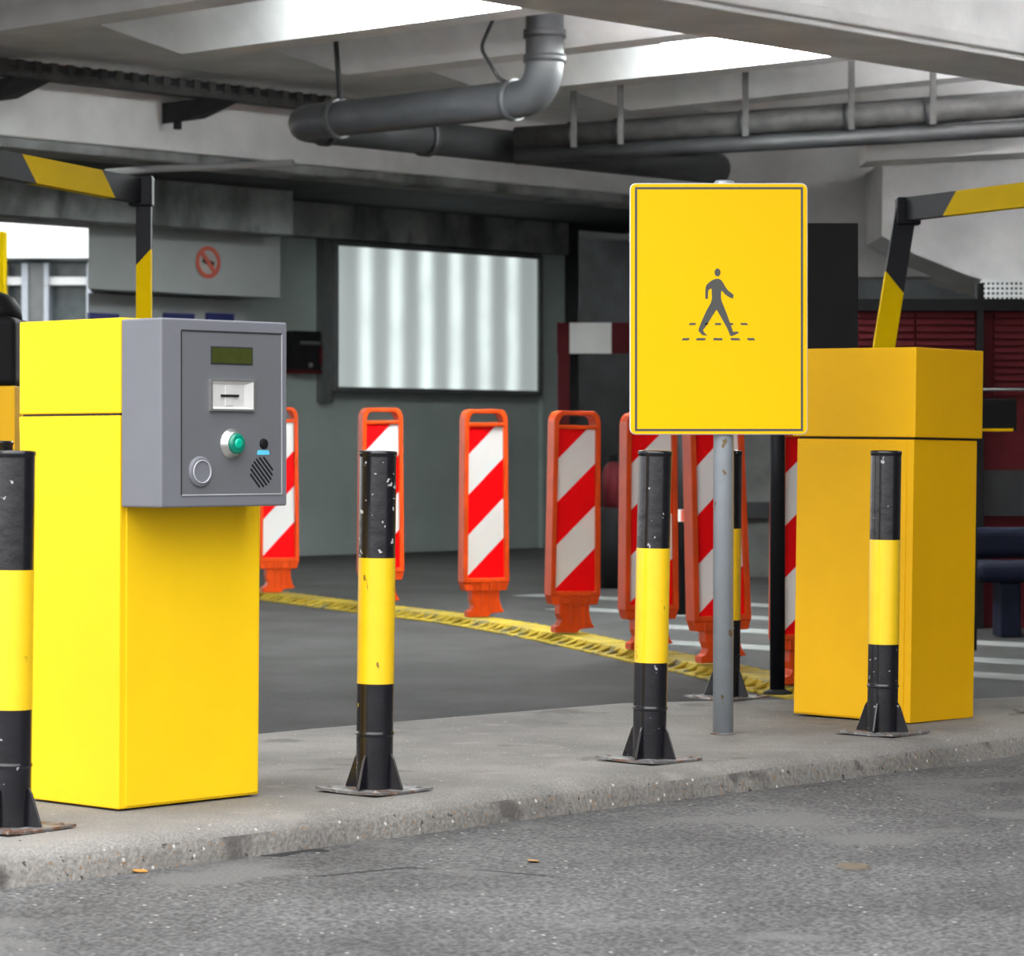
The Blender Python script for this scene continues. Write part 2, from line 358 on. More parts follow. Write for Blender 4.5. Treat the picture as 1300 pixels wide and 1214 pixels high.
# ------------------------------------------------------------------ striped bollards
Z1, Z2 = 0.318, 0.685
def make_bollard(chip=False):
    r = 0.054; bk = M['black_chip'] if chip else M['black_b']
    root = thing('bollard', '', 'bollard')
    m = MB()
    m.lathe([(r, 0.004), (r, 0.162), (r, 0.1645), (r + 0.0025, 0.168), (r + 0.0025, 0.173), (r, 0.1765), (r, 0.179), (r, Z1)], bk, 40, cap=False)
    m.lathe([(r + 0.0006, Z1 - 0.0005), (r + 0.0006, Z2 + 0.0005)], M['yellow_b'], 40, cap=False)
    m.lathe([(r, Z2), (r, 0.98), (r, 0.985), (r + 0.002, 0.988), (r + 0.002, 0.996), (r - 0.001, 0.999), (r - 0.006, 1.0), (0.001, 1.001)], bk, 40, cap=False)
    m.build('tube', root)
    m = MB(); a = 0.122; nn = 8; vs = []; fs = []      # warped square plate
    for zz in (0.0, 0.007):
        for i in range(nn + 1):
            for j in range(nn + 1):
                x = -a + 2 * a * i / nn; y = -a + 2 * a * j / nn
                lift = 0.006 * max(0, abs(x * y) / a / a - 0.35) + 0.0015 * noise.noise(Vector((x * 40, y * 40, 2)))
                vs.append((x, y, 0.003 + zz + lift))
    q = (nn + 1) ** 2
    for i in range(nn):
        for j in range(nn):
            k = i * (nn + 1) + j; fs.append((k, k + 1, k + nn + 2, k + nn + 1)); fs.append((q + k, q + k + 1, q + k + nn + 2, q + k + nn + 1))
    for i in range(nn):
        for k0, k1 in ((i, i + 1), (nn * (nn + 1) + i, nn * (nn + 1) + i + 1), (i * (nn + 1), (i + 1) * (nn + 1)), (i * (nn + 1) + nn, (i + 1) * (nn + 1) + nn)):
            fs.append((k0, k1, q + k1, q + k0))
    m.add(vs, fs, M['plate']); pl = m.build('base_plate', root)
    for k in range(4):
        mx = Matrix.Rotation(k * PI / 2 + PI * 0.08, 4, 'Z')
        m = MB()
        pr = [(r - 0.006, 0.009), (r + 0.042, 0.009), (r + 0.041, 0.018), (r + 0.012, 0.098), (r + 0.004, 0.112), (r - 0.006, 0.112)]
        vs = [(x, -0.0035, z) for x, z in pr] + [(x, 0.0035, z) for x, z in pr]; n = len(pr)
        m.add(vs, [tuple(range(n)), tuple(range(n, 2 * n))] + [(i, (i + 1) % n, n + (i + 1) % n, n + i) for i in range(n)], bk, mx)
        m.build('gusset', root, 0.0015, 1)
        m = MB(); c = 0.094
        mx = Matrix.Translation((c * (1 if k in (0, 3) else -1), c * (1 if k < 2 else -1), 0.008))
        m.lathe([(0.0105, 0), (0.0105, 0.005), (0.0095, 0.0062)], M['plate'], 6, mx, smooth=False)
        m.lathe([(0.005, 0.006), (0.005, 0.009)], M['plate'], 12, mx)
        m.build('anchor_bolt', pl)
    return root
B0 = make_bollard(); B1 = make_bollard(True)
GB = 'striped bollards along the kerb'
def put(b, p, rz, lean, label, group=GB, sc=1.0):
    b.location = (p.x, p.y, p.z); b.rotation_euler = (0, lean, GA + rz); b['label'] = label; b['group'] = group; b.scale = (1, 1, sc)
    # lean is a tilt towards +x in the world, applied after the turn
    b.rotation_euler = (Matrix.Rotation(lean, 4, 'Y') @ Matrix.Rotation(GA + rz, 4, 'Z')).to_euler()
put(B1, at(475, 1005, 0), 0.03, 0.012, 'black and yellow bollard with chipped paint, between the ticket machine and the yellow sign')
put(B0, at(13, 1053, 0), 0.10, 0.012, 'black and yellow bollard cut by the left picture edge, in front of the machine')
for (x, y, rz, ln, lab, sc) in [
    (824, 966, -0.02, 0.020, 'black and yellow bollard standing left of the grey sign post', 1.0),
    (1120, 932, 0.05, 0.014, 'black and yellow bollard in front of the right yellow cabinet', 1.0),
    (1344, 905, 0.0, 0.0, 'bollard past the right picture edge, only its foot showing', 1.0),
    (922, 887, 0.0, 0.01, 'black and yellow bollard directly behind the grey sign post', 1.0)]:
    b = copy_tree(B0); put(b, at(x, y, 0), rz, ln, lab, GB, sc)
b = copy_tree(B0); put(b, Vector((-1.618, 9.5, 0)), 0, 0.0, 'bollard at far left, its black top just showing behind the nearest one', GB, 1.03)

# ------------------------------------------------------------------ left ticket machine
C1 = Vector((-1.089, 8.388, 0))
root = thing('ticket_machine', 'bright yellow parking ticket machine with projecting grey front box, left', 'ticket machine', C1, GA)
Y_ = M['yellow_lit']
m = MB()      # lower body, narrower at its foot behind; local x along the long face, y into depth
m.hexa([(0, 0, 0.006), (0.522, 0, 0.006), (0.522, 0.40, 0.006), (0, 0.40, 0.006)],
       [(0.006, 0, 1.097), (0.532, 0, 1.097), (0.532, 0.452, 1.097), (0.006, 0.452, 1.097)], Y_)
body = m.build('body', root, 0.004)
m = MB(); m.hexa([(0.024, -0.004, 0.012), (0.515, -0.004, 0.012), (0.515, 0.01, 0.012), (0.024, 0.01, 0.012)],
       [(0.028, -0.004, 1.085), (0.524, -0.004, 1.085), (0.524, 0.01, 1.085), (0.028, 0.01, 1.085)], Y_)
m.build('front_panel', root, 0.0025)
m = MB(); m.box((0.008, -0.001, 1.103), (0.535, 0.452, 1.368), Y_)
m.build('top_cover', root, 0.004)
m = MB(); m.box((0.012, 0.006, 1.09), (0.526, 0.44, 1.108), M['dark']); m.build('seam_gasket', root)
# grey housing, local y negative = towards the viewer
HW, HP, HZ0, HZ1 = 0.474, 0.174, 0.843, 1.363
m = MB(); m.box((0.006, -HP, HZ0), (HW, -0.0045, HZ1), M['housing'])
hs = m.build('front_housing', root, 0.006, 3)
F0 = C1 + SV * (-HP)
def hp(px, py):               # pixel on housing front -> local (w, z)
    k = (px - 650) / F; w = (k * F0.y - F0.x) / (T.x - k * T.y); Yd = F0.y + T.y * w
    return w, 1.0 + (HY - py) / F * Yd
def hx(dy=0): return Matrix(((1, 0, 0, 0), (0, 0, -1, -HP - dy), (0, 1, 0, 0), (0, 0, 0, 1)))   # local (w, z, out)
a = hp(230, 420); b = hp(357, 627)
m = MB(); m.box((a[0], b[1], -0.004), (b[0], a[1], 0.0015), M['panel'], hx())
dr = m.build('access_door', root, 0.001, 1)
m = MB(); e = 0.0016
for (x0, y0, x1, y1, mm) in ((a[0], a[1] - 0.001, b[0], a[1] + 0.0035, M['dark']), (a[0] - .0015, b[1], a[0] + .0005, a[1], M['dark']), (b[0] - e, b[1], b[0] + e, a[1], M['edge']), (a[0], b[1] - e, b[0], b[1] + e, M['edge'])):
    m.box((x0, y0, 0), (x1, y1, 0.003), mm, hx())
m.build('door_rim', dr)
x0, z1 = hp(267, 439.5); x1, z0 = hp(320, 464)
m = MB(); m.box((x0, z0, 0), (x1, z1, 0.003), M['lcd_bezel'], hx()); dsp = m.build('display', root)
m = MB(); m.box((x0 + .004, z0 + .004, 0.0025), (x1 - .004, z1 - .004, 0.0042), M['lcd'], hx()); m.build('display_screen', dsp)
# recessed ticket slot
x0, z1 = hp(265, 481.5); x1, z0 = hp(321, 522.5)
m = MB(); fr = 0.006; dp = 0.030
def rq(i): return (x0 + i, z0 + i, x1 - i, z1 - i)
out = 0.010
for (p, q, za, zb) in ((rq(0), rq(fr), out, out),):
    vs = [(p[0], p[1], za), (p[2], p[1], za), (p[2], p[3], za), (p[0], p[3], za), (q[0], q[1], zb), (q[2], q[1], zb), (q[2], q[3], zb), (q[0], q[3], zb)]
    m.add(vs, [(0, 1, 5, 4), (1, 2, 6, 5), (2, 3, 7, 6), (3, 0, 4, 7)], M['chrome'], hx())
q = rq(fr); ib = (x0 + 0.014, z0 + 0.012, x1 - 0.036, z1 - 0.014)
m.add([(q[0], q[1], out), (q[2], q[1], out), (q[2], q[3], out), (q[0], q[3], out), (ib[0], ib[1], .003), (ib[2], ib[1], .003), (ib[2], ib[3], .003), (ib[0], ib[3], .003)],
      [(0, 1, 5, 4), (1, 2, 6, 5), (2, 3, 7, 6), (3, 0, 4, 7), (4, 5, 6, 7)], M['slot_white'], hx())
p = rq(0)
m.add([(p[0], p[1], 0), (p[2], p[1], 0), (p[2], p[3], 0), (p[0], p[3], 0), (p[0], p[1], out), (p[2], p[1], out), (p[2], p[3], out), (p[0], p[3], out)],
      [(0, 1, 5, 4), (1, 2, 6, 5), (2, 3, 7, 6), (3, 0, 4, 7)], M['chrome'], hx())
sl = m.build('ticket_slot', root)
cx = (ib[0] + ib[2]) / 2; cz = (ib[1] + ib[3]) / 2
m = MB(); m.box((cx - 0.014, ib[1] + .003, .003), (cx + 0.014, ib[3] - .003, .0055), M['slot_white'], hx()); m.build('slot_guide', sl, 0.001, 1)
m = MB(); m.box((cx - 0.030, cz - .0032, .0035), (cx + 0.034, cz + .0032, .0085), M['black'], hx()); m.build('slot_mouth', sl)
def disc(name, px, py, prof, mm, parent, n=36):
    w, z = hp(px, py); m = MB(); m.lathe(prof, mm, n, hx() @ Matrix.Translation((w, z, 0))); return m.build(name, parent)
btn = disc('push_button', 293.5, 563.5, [(0.043, 0), (0.042, 0.004), (0.034, 0.010), (0.032, 0.020), (0.030, 0.021)], M['chrome'], root)
disc('button_cap', 293.5, 563.5, [(0.029, 0.018), (0.029, 0.027), (0.024, 0.031), (0.018, 0.032)], M['green'], btn)
disc('button_lens', 293.5, 563.5, [(0.015, 0.031), (0.015, 0.033), (0.008, 0.0345)], M['green_l'], btn)
rg = disc('lock_rosette', 253.5, 599, [(0.044, 0), (0.042, 0.006), (0.037, 0.009)], M['housing'], root)
w, z = hp(253.8, 599); m = MB()
mxx = hx() @ Matrix.Translation((w, z, 0.009))
nn = 48; vs = []; fs = []
for rr, zz in ((0.0295, 0), (0.0295, .003), (0.0325, .003), (0.0325, 0)):
    for i in range(nn): vs.append((rr * math.cos(2 * PI * i / nn), rr * math.sin(2 * PI * i / nn), zz))
for j in range(3):
    for i in range(nn): fs.append((j * nn + i, j * nn + (i + 1) % nn, (j + 1) * nn + (i + 1) % nn, (j + 1) * nn + i))
m.add(vs, fs, M['edge'], mxx, True); m.build('bright_ring', rg)
disc('sensor_eye', 334, 563.5, [(0.015, 0), (0.014, 0.006), (0.009, 0.009)], M['black'], root)
x0, z1 = hp(326, 571.5); x1, z0 = hp(341, 577.5)
m = MB(); c_ = 0.005
m.prism([(x0, z0), (x1, z0), (x1, z1 - c_), (x1 - c_, z1), (x0 + c_, z1), (x0, z1 - c_)], 0.001, 0.003, M['blue_l'], hx()); m.build('blue_label', root)
w, z = hp(331.5, 599.5); m = MB()
for k in range(-3, 4):       # slanting sound slits of the speaker
    off = k * 0.0115; hl = math.sqrt(max(0.0, 0.044 ** 2 - off ** 2)) * (0.95)
    mx = hx() @ Matrix.Translation((w, z, 0)) @ Matrix.Rotation(math.radians(134), 4, 'Z')
    m.box((-hl, off - .0026, 0.001), (hl, off + .0026, 0.0025), M['black'], mx)
m.build('speaker_grille', root)

# ------------------------------------------------------------------ right yellow cabinet
C2 = Vector((1.452, 11.063, 0)); Y_ = M['yellow']
root = thing('equipment_cabinet', 'plain golden yellow cabinet with overhanging cover, right of the yellow sign', 'cabinet', C2, GA)
root.rotation_euler = (Matrix.Rotation(0.014, 4, 'Y') @ Matrix.Rotation(GA, 4, 'Z')).to_euler()
m = MB(); m.box((0, 0, 0.004), (0.405, 0.535, 1.04), Y_); m.build('body', root, 0.003)
m = MB(); m.box((-0.004, 0.03, 0.01), (0.01, 0.53, 1.03), Y_); m.build('door_panel', root, 0.002)
m = MB(); m.box((-0.012, -0.012, 1.048), (0.422, 0.55, 1.377), Y_); m.build('top_cover', root, 0.004)
m = MB(); m.box((0.006, 0.006, 1.036), (0.398, 0.528, 1.052), M['dark']); m.build('seam_gasket', root)
m = MB(); m.box((0.402, 0.05, 1.0), (0.425, 0.09, 1.045), M['black']); m.build('latch', root, 0.003)

# ------------------------------------------------------------------ yellow pedestrian sign on its grey post
PS = at(918, 932, 0)
root = thing('pedestrian_sign', 'yellow rectangular sign with walking figure on a grey post', 'sign', PS, 0)
m = MB(); m.lathe([(0.036, 0), (0.036, 1.945), (0.03, 1.952)], M['post'], 32); po = m.build('post', root)
po.rotation_euler = (0, 0.002, 0)
m = MB(); m.lathe([(0.046, 0), (0.046, 0.004), (0.038, 0.006)], M['plate'], 24); m.build('post_collar', root)
SY = PS.y - 0.052
def sp(px, py): return ((px - 650) / F * SY - PS.x, 1 + (HY - py) / F * SY)
SM = Matrix(((1, 0, 0, 0), (0, 0, -1, -0.052), (0, 1, 0, 0), (0, 0, 0, 1)))      # local (x, z, out)
def rrect(x0, y0, x1, y1, r, n=6):
    P = []
    for cx, cy, a0 in ((x1 - r, y1 - r, 0), (x0 + r, y1 - r, 90), (x0 + r, y0 + r, 180), (x1 - r, y0 + r, 270)):
        for k in range(n + 1):
            a = math.radians(a0 + 90 * k / n); P.append((cx + r * math.cos(a), cy + r * math.sin(a)))
    return P
x0, z0 = sp(799.5, 552); x1, z1 = sp(1025.5, 232.5)
m = MB(); m.prism(rrect(x0, z0, x1, z1, 0.022), -0.022, -0.002, M['sign_rim'], SM); m.build('sign_plate', root, 0.002, 1)
m = MB(); m.prism(rrect(x0 + .003, z0 + .003, x1 - .003, z1 - .003, 0.020), -0.003, 0.0, M['sign'], SM); fc = m.build('sign_face', root)
m = MB(); bx0, bz0 = sp(806, 547.5); bx1, bz1 = sp(1019.5, 237.5); w = 0.008
for q in ((bx0, bz0, bx1, bz0 + w), (bx0, bz1 - w, bx1, bz1), (bx0, bz0 + w, bx0 + w, bz1 - w), (bx1 - w, bz0 + w, bx1, bz1 - w)):
    m.box((q[0], q[1], -.0005), (q[2], q[3], 0.0008), M['sign_ink'], SM)
m.build('border_line', fc)
def zp(x, y): return sp(780 + x / 3.469, 220 + y / 3.469)
fig = [(438,468),(446,465),(460,465),(470,471),(478,481),(487,498),(500,516),(525,535),(522,552),(505,546),(486,532),(474,518),(470,520),(469,545),(471,560),(495,620),(518,685),(522,698),(545,697),(546,704),(530,712),(514,718),(508,711),(504,700),(495,680),(470,635),(450,600),(432,627),(415,655),(400,677),(390,690),(394,700),(409,715),(388,713),(370,695),(372,683),(385,650),(405,606),(424,572),(430,553),(429,530),(428,507),(420,510),(413,517),(411,553),(400,553),(400,520),(402,500),(410,487),(424,475)]
m = MB(); m.prism([zp(*p) for p in fig][::-1], -.0005, 0.001, M['sign_ink'], SM)
m.prism([zp(454 + 13 * math.cos(2 * PI * i / 20), 437 - 17.5 * math.sin(2 * PI * i / 20)) for i in range(20)], -.0005, 0.001, M['sign_ink'], SM)
m.build('walking_figure', fc)
m = MB()
for y, hh, L_ in ((664, 4.5, [(330, 357), (400, 411), (443, 469), (509, 523), (556, 586)]), (731, 5, [(299, 329), (361, 400), (436, 475), (513, 552), (586, 617)])):
    for a_, b_ in L_:
        s_ = 2.5 if a_ < 430 else (-2.5 if a_ > 480 else 0)
        m = MB(); m.prism([zp(a_ - s_, y + hh), zp(b_ - s_, y + hh), zp(b_ + s_, y - hh), zp(a_ + s_, y - hh)], -.0005, 0.001, M['sign_ink'], SM); m.build('crossing_dash', fc)
for zz in (1.25, 1.75):
    m = MB(); m.box((-0.045, -0.034, zz - 0.015), (0.045, 0.03, zz + 0.015), M['post']); m.build('clamp', root, 0.003)

# black pole with the black board behind the yellow sign
p = at(987, 881, 0)
root = thing('black_sign', 'black board on a thin black pole behind the yellow sign', 'sign', p, 0)
m = MB(); m.lathe([(0.031, 0), (0.031, 1.85)], M['frame_blk'], 24); m.build('pole', root)
m = MB(); m.lathe([(0.06, 0), (0.06, 0.006), (0.033, 0.02)], M['dark'], 20); m.build('foot', root)
m = MB(); m.box((-0.325, -0.06, 1.11), (0.325, -0.03, 1.93), M['black']); m.build('board', root, 0.004)

# ------------------------------------------------------------------ red and white lane delineators
def stripe_mat():
    m = bpy.data.materials.new('red_white_chevron_film'); m.use_nodes = True
    nt = m.node_tree; N = nt.nodes; L = nt.links; b = N['Principled BSDF']; b.inputs['Roughness'].default_value = 0.45; b.inputs['Specular IOR Level'].default_value = 0.12
    tc = N.new('ShaderNodeTexCoord'); sx = N.new('ShaderNodeSeparateXYZ'); L.new(tc.outputs['Object'], sx.inputs['Vector'])
    def mth(op, a, bb):
        n = N.new('ShaderNodeMath'); n.operation = op
        for i, q in enumerate((a, bb)):
            if q is None: continue
            if isinstance(q, (int, float)): n.inputs[i].default_value = q
            else: L.new(q, n.inputs[i])
        return n.outputs[0]
    d = mth('SUBTRACT', sx.outputs['Z'], sx.outputs['X'])
    d = mth('ADD', d, -0.125 + 0.5 * 4)
    d = mth('DIVIDE', d, 0.5); d = mth('FRACT', d, None); g = mth('GREATER_THAN', d, 0.5)
    mx = N.new('ShaderNodeMix'); mx.data_type = 'RGBA'; L.new(g, mx.inputs['Factor'])
    mx.inputs['A'].default_value = (0.80, 0.0, 0.002, 1); mx.inputs['B'].default_value = (0.78, 0.775, 0.77, 1)
    L.new(mx.outputs['Result'], b.inputs['Base Color']); return m
M['chev'] = stripe_mat()
def make_delin():
    root = thing('lane_delineator', '', 'traffic delineator')
    m = MB(); OR = M['orange']; D = 0.055
    def yz(poly, y0, y1, mm=OR):    # outline in x,z extruded in y
        m.prism(poly, y0, y1, mm, Matrix(((1, 0, 0, 0), (0, 0, 1, 0), (0, 1, 0, 0), (0, 0, 0, 1))))
    # outer frame as a loop (outer outline, inner outline) with the panel well and the handle gap
    zb, zt = 0.215, 1.295
    outer = [(-0.152, zb), (0.152, zb)] + [(0.142 - 0.05 + 0.05 * math.cos(a), zt - 0.07 + 0.07 * math.sin(a)) for a in [PI / 2 * k / 6 for k in range(7)]] + \
            [(-0.142 + 0.05 + 0.05 * math.cos(a), zt - 0.07 + 0.07 * math.sin(a)) for a in [PI / 2 + PI / 2 * k / 6 for k in range(7)]]
    n = len(outer); cz = 0.75
    inner = []
    for x, z in outer:
        ix = max(-0.122, min(0.122, x * 0.86)); iz = min(z, zt - 0.026) if z > 1.0 else z + 0.028
        if z > 1.2: ix = x * 0.80; iz = z - 0.026
        inner.append((ix, iz))
    vs = []
    for y in (-D, D):
        vs += [(x, y, z) for x, z in outer]; vs += [(x, y, z) for x, z in inner]
    fs = []
    for i in range(n):
        j = (i + 1) % n
        fs += [(i, j, n + j, n + i), (2 * n + i, 2 * n + j, 3 * n + j, 3 * n + i), (i, j, 2 * n + j, 2 * n + i), (n + i, n + j, 3 * n + j, 3 * n + i)]
    m.add(vs, fs, OR)
    m.box((-0.125, -D, 1.188), (0.125, D, 1.212), OR)
    m.build('frame', root, 0.005, 2)
    m = MB(); m.box((-0.124, -0.035, 0.238), (0.124, 0.035, 1.192), M['chev']); m.build('striped_panel', root)
    m = MB()
    m.hexa([(-0.135, -0.05, 0.165), (0.135, -0.05, 0.165), (0.135, 0.05, 0.165), (-0.135, 0.05, 0.165)], [(-0.15, -0.05, 0.215), (0.15, -0.05, 0.215), (0.15, 0.05, 0.215), (-0.15, 0.05, 0.215)], OR)
    for x_ in (-0.1, -0.04, 0.02, 0.08): m.box((x_, -0.058, 0.165), (x_ + 0.012, 0.05, 0.215), OR)
    m.build('lower_rail', root, 0.003, 1)
    m = MB()
    pr = [(-0.115, 0.0), (0.02, 0.0), (0.035, 0.02), (0.125, 0.03), (0.105, 0.06), (0.092, 0.11), (0.092, 0.168), (-0.092, 0.168), (-0.092, 0.11), (-0.078, 0.07), (-0.092, 0.045), (-0.115, 0.035)]
    m.prism(pr, -0.04, 0.04, OR, Matrix(((1, 0, 0, 0), (0, 0, 1, 0), (0, 1, 0, 0), (0, 0, 0, 1))))
    for x_ in (-0.03, 0.02, 0.06): m.box((x_, -0.047, 0.03), (x_ + 0.01, 0.04, 0.165), OR)
    m.build('foot', root, 0.004, 1)
    return root
DL = [ # px centre, base row, top row, lean, label
    (352, 752, 517, 0.0, 'red and white striped delineator half hidden behind the ticket machine'),
    (483, 768, 518, 0.0, 'red and white striped delineator behind the bollard with chipped paint'),
    (614, 783, 520, 0.0, 'red and white striped delineator in full view below the light box'),
    (726, 803, 522, 0.012, 'red and white striped delineator in full view left of the yellow sign'),
    (823, 824, 524, 0.0, 'red and white striped delineator just under the left edge of the yellow sign'),
    (914, 842, 525, -0.03, 'red and white striped delineator leaning behind the grey sign post'),
    (1021, 868, 528, 0.0, 'red and white striped delineator between the black pole and right yellow cabinet')]
D0 = make_delin(); dpos = []
for i, (px, yb, yt, ln, lab) in enumerate(DL):
    p = at(px, yb, -0.0385); o = D0 if i == 0 else copy_tree(D0)
    H = 1 + (HY - yt) / F * p.y + 0.0385
    if i == 5: p = p + Vector((0, 0, 0.006))
    o.location = p; sc = H / 1.295; o.scale = (1, 1, sc)
    o.rotation_euler = (Matrix.Rotation(ln, 4, 'Y') @ Matrix.Rotation(math.radians(20), 4, 'Z')).to_euler()
    o['label'] = lab; o['group'] = 'lane delineators on the yellow divider'; dpos.append(p)

# yellow rubber divider strip, one object for each module
line = [Vector((-2.75, 24.4, 0)), Vector((-2.1, 23.2, 0))] + [Vector((p.x, p.y, 0)) for p in dpos] + [Vector((1.58, 12.75, 0))]
def along(s):
    for i in range(len(line) - 1):
        L_ = (line[i + 1] - line[i]).length
        if s <= L_: return line[i].lerp(line[i + 1], s / L_)
        s -= L_
    return None
def make_seg(L):
    m = MB(); 
    prof = [(-0.19, 0.0), (-0.185, 0.012), (-0.12, 0.016), (-0.10, 0.046), (0.10, 0.046), (0.12, 0.016), (0.185, 0.012), (0.19, 0.0)]
    h = L / 2 - 0.012
    vs = [(-h, y, z) for y, z in prof] + [(h, y, z) for y, z in prof]; n = len(prof)
    fs = [tuple(range(n)), tuple(range(n, 2 * n))] + [(i, i + 1, n + i + 1, n + i) for i in range(n - 1)] + [(n - 1, 0, n, 2 * n - 1)]
    m.add(vs, fs, M['ridge'])
    k = int(L / 0.14)
    for i in range(k):
        x = -h + 0.05 + (2 * h - 0.1) * i / (k - 1)
        for sgn in (-1, 1):
            m.hexa([(x - .016, sgn * 0.17, 0.005), (x + .016, sgn * 0.17, 0.005), (x + .016, sgn * 0.095, 0.03), (x - .016, sgn * 0.095, 0.03)],
                   [(x - .016, sgn * 0.17, 0.019), (x + .016, sgn * 0.17, 0.019), (x + .016, sgn * 0.095, 0.051), (x - .016, sgn * 0.095, 0.051)], M['ridge'])
    return m
seg = 0.96; s = 0.0; first = None; k = 0
segs = []
while True:
    a, b = along(s), along(s + seg)
    if b is None: break
    d = b - a
    if first is None: first = make_seg(seg).build('divider_kerb', None, 0.004, 1); o = first
    else: o = first.copy(); C.objects.link(o)
    c = (a + b) / 2; o.location = (c.x, c.y, ROAD); o.rotation_euler = (0, 0, math.atan2(d.y, d.x)); o.scale = (d.length / seg, 1, 1)
    segs.append(o); s += seg
near = [(min(range(7), key=lambda i: (dpos[i] - Vector(o.location)).length)) for o in segs]
names = ['half hidden by the ticket machine', 'behind the chipped bollard', 'in full view below the light box', 'just left of the yellow sign', 'under the left edge of the yellow sign', 'behind the grey sign post', 'beside the right cabinet']
from collections import defaultdict
cnt = defaultdict(list)
for o, nn_ in zip(segs, near): cnt[nn_].append(o)
for nn_, L_ in cnt.items():
    for j, o in enumerate(L_):
        dd = Vector(o.location).y - dpos[nn_].y
        pos = 'under' if abs(dd) == min(abs(Vector(q.location).y - dpos[nn_].y) for q in L_) else ('beyond' if dd > 0 else 'before')
        same = [q for q in L_ if (Vector(q.location).y - dpos[nn_].y > 0) == (dd > 0) and q is not o]
        extra = ''
        if pos == 'beyond': 
            far = sorted([q for q in L_ if Vector(q.location).y > dpos[nn_].y], key=lambda q: q.location.y); 
            if far.index(o) > 0 and len(far) > 1: extra = ', ' + ['', 'next', 'third', 'fourth'][min(3, far.index(o))] + ' one away'
        if pos == 'before':
            nr = sorted([q for q in L_ if Vector(q.location).y <= dpos[nn_].y], key=lambda q: -q.location.y)
            if nr.index(o) > 0 and len(nr) > 1: extra = ', ' + ['', 'next', 'third', 'fourth'][min(3, nr.index(o))] + ' one nearer'
        tag(o, 'worn yellow divider module %s the delineator %s%s' % (pos, names[nn_], extra), 'lane divider', 'yellow divider modules on the garage floor')

# worn white crossing bars on the garage floor
bars = [(12.30, 7.9, 8.9, 0.15, 'worn white crossing bar on the floor right of the cabinet, nearest one'),
        (13.17, 7.9, 11.2, 0.16, 'worn white crossing bar, second nearest right of the cabinet'),
        (14.35, 7.9, 12.2, 0.17, 'worn white crossing bar, third one, passing behind the leaning delineator'),
        (15.5, 11.8, 14.0, 0.17, 'worn white crossing bar, fourth one away on the dark floor'),
        (16.8, 13.0, 15.5, 0.17, 'faint white crossing bar farthest away near the light box wall')]
for (u, v0, v1, w, lab) in bars:
    m = MB(); gbox(m, u - w, u + w, v0, v1, ROAD - 0.002, ROAD + 0.003, M['stripe_w'])
    tag(m.build('crossing_stripe'), lab, 'road marking', 'white crossing bars')

# ------------------------------------------------------------------ building shell
CZ = 3.85
LATER = []
m = MB(); gbox(m, -6, 40, 10.0, 27.0, CZ, CZ + 0.35, M['concrete_w']); struct(m.build('ceiling'))
# near edge beam with a recessed front face and stepped lip
m = MB(); gbox(m, -6, 40, 10.0, 10.72, 3.30, 3.85, M['concrete_w']); gbox(m, -6, 40, 9.94, 10.0, 3.33, 3.40, M['concrete_w']); gbox(m, -6, 40, 10.72, 10.78, 3.36, 3.44, M['concrete_w'])
gbox(m, -6, 40, 9.86, 10.2, 3.85, 7.5, M['concrete_w'])
tag(m.build('edge_beam', None, 0.01, 2), None, None, None, 'structure')
# far cross beam
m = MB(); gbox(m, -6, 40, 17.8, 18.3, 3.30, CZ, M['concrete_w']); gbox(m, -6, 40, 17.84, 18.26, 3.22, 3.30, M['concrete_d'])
tag(m.build('cross_beam', None, 0.008, 1), None, None, None, 'structure')
# ribs of the ceiling between the two beams, each tapering off before the far beam
for k in range(-4, 9):
    u = 13.2 + 1.5 * (k - 1); ve = 15.15; zb = 3.60
    m = MB(); wt, wb = 0.26, 0.13
    sec0 = [(u - wt, 10.7, CZ), (u + wt, 10.7, CZ), (u + wb, 10.7, zb), (u - wb, 10.7, zb)]
    sec1 = [(u - wt, ve, CZ), (u + wt, ve, CZ), (u + wb, ve, zb), (u - wb, ve, zb)]
    sec2 = [(u - wt, ve + 0.7, CZ), (u + wt, ve + 0.7, CZ), (u + wb, ve + 0.7, CZ - 0.001), (u - wb, ve + 0.7, CZ - 0.001)]
    vs = sec0 + sec1 + sec2
    fs = [(0, 1, 2, 3), (8, 9, 10, 11)] + [(j * 4 + i, j * 4 + (i + 1) % 4, j * 4 + 4 + (i + 1) % 4, j * 4 + 4 + i) for j in range(2) for i in range(4)]
    m.add(vs, fs, M['concrete_w'], GM)
    tag(m.build('ceiling_rib', None, 0.006, 1), None, None, None, 'structure')
# unseen overhang added to shade the right part of the entry drive
m = MB(); gbox(m, 6.9, 40, -7.0, 9.8, 3.9, 7.5, M['concrete_w']); struct(m.build('shading_overhang'))
# unseen walls added to block sky light behind and right of the viewer
m = MB(); gbox(m, 9.5, 40, -9.0, -7.0, ROAD, 9, M['concrete_g']); gbox(m, 20, 22, -7.0, 9.5, ROAD, 7.5, M['concrete_g']); struct(m.build('wall_shading'))

# wall with the light box, grid line v = WV
WV = 22.95
uL = u_on(355, WV); uR = u_on(712, WV)
m = MB(); gbox(m, u_on(300, WV), uR, WV, WV + 0.3, ROAD, 3.9, M['wall']); struct(m.build('wall_back'))
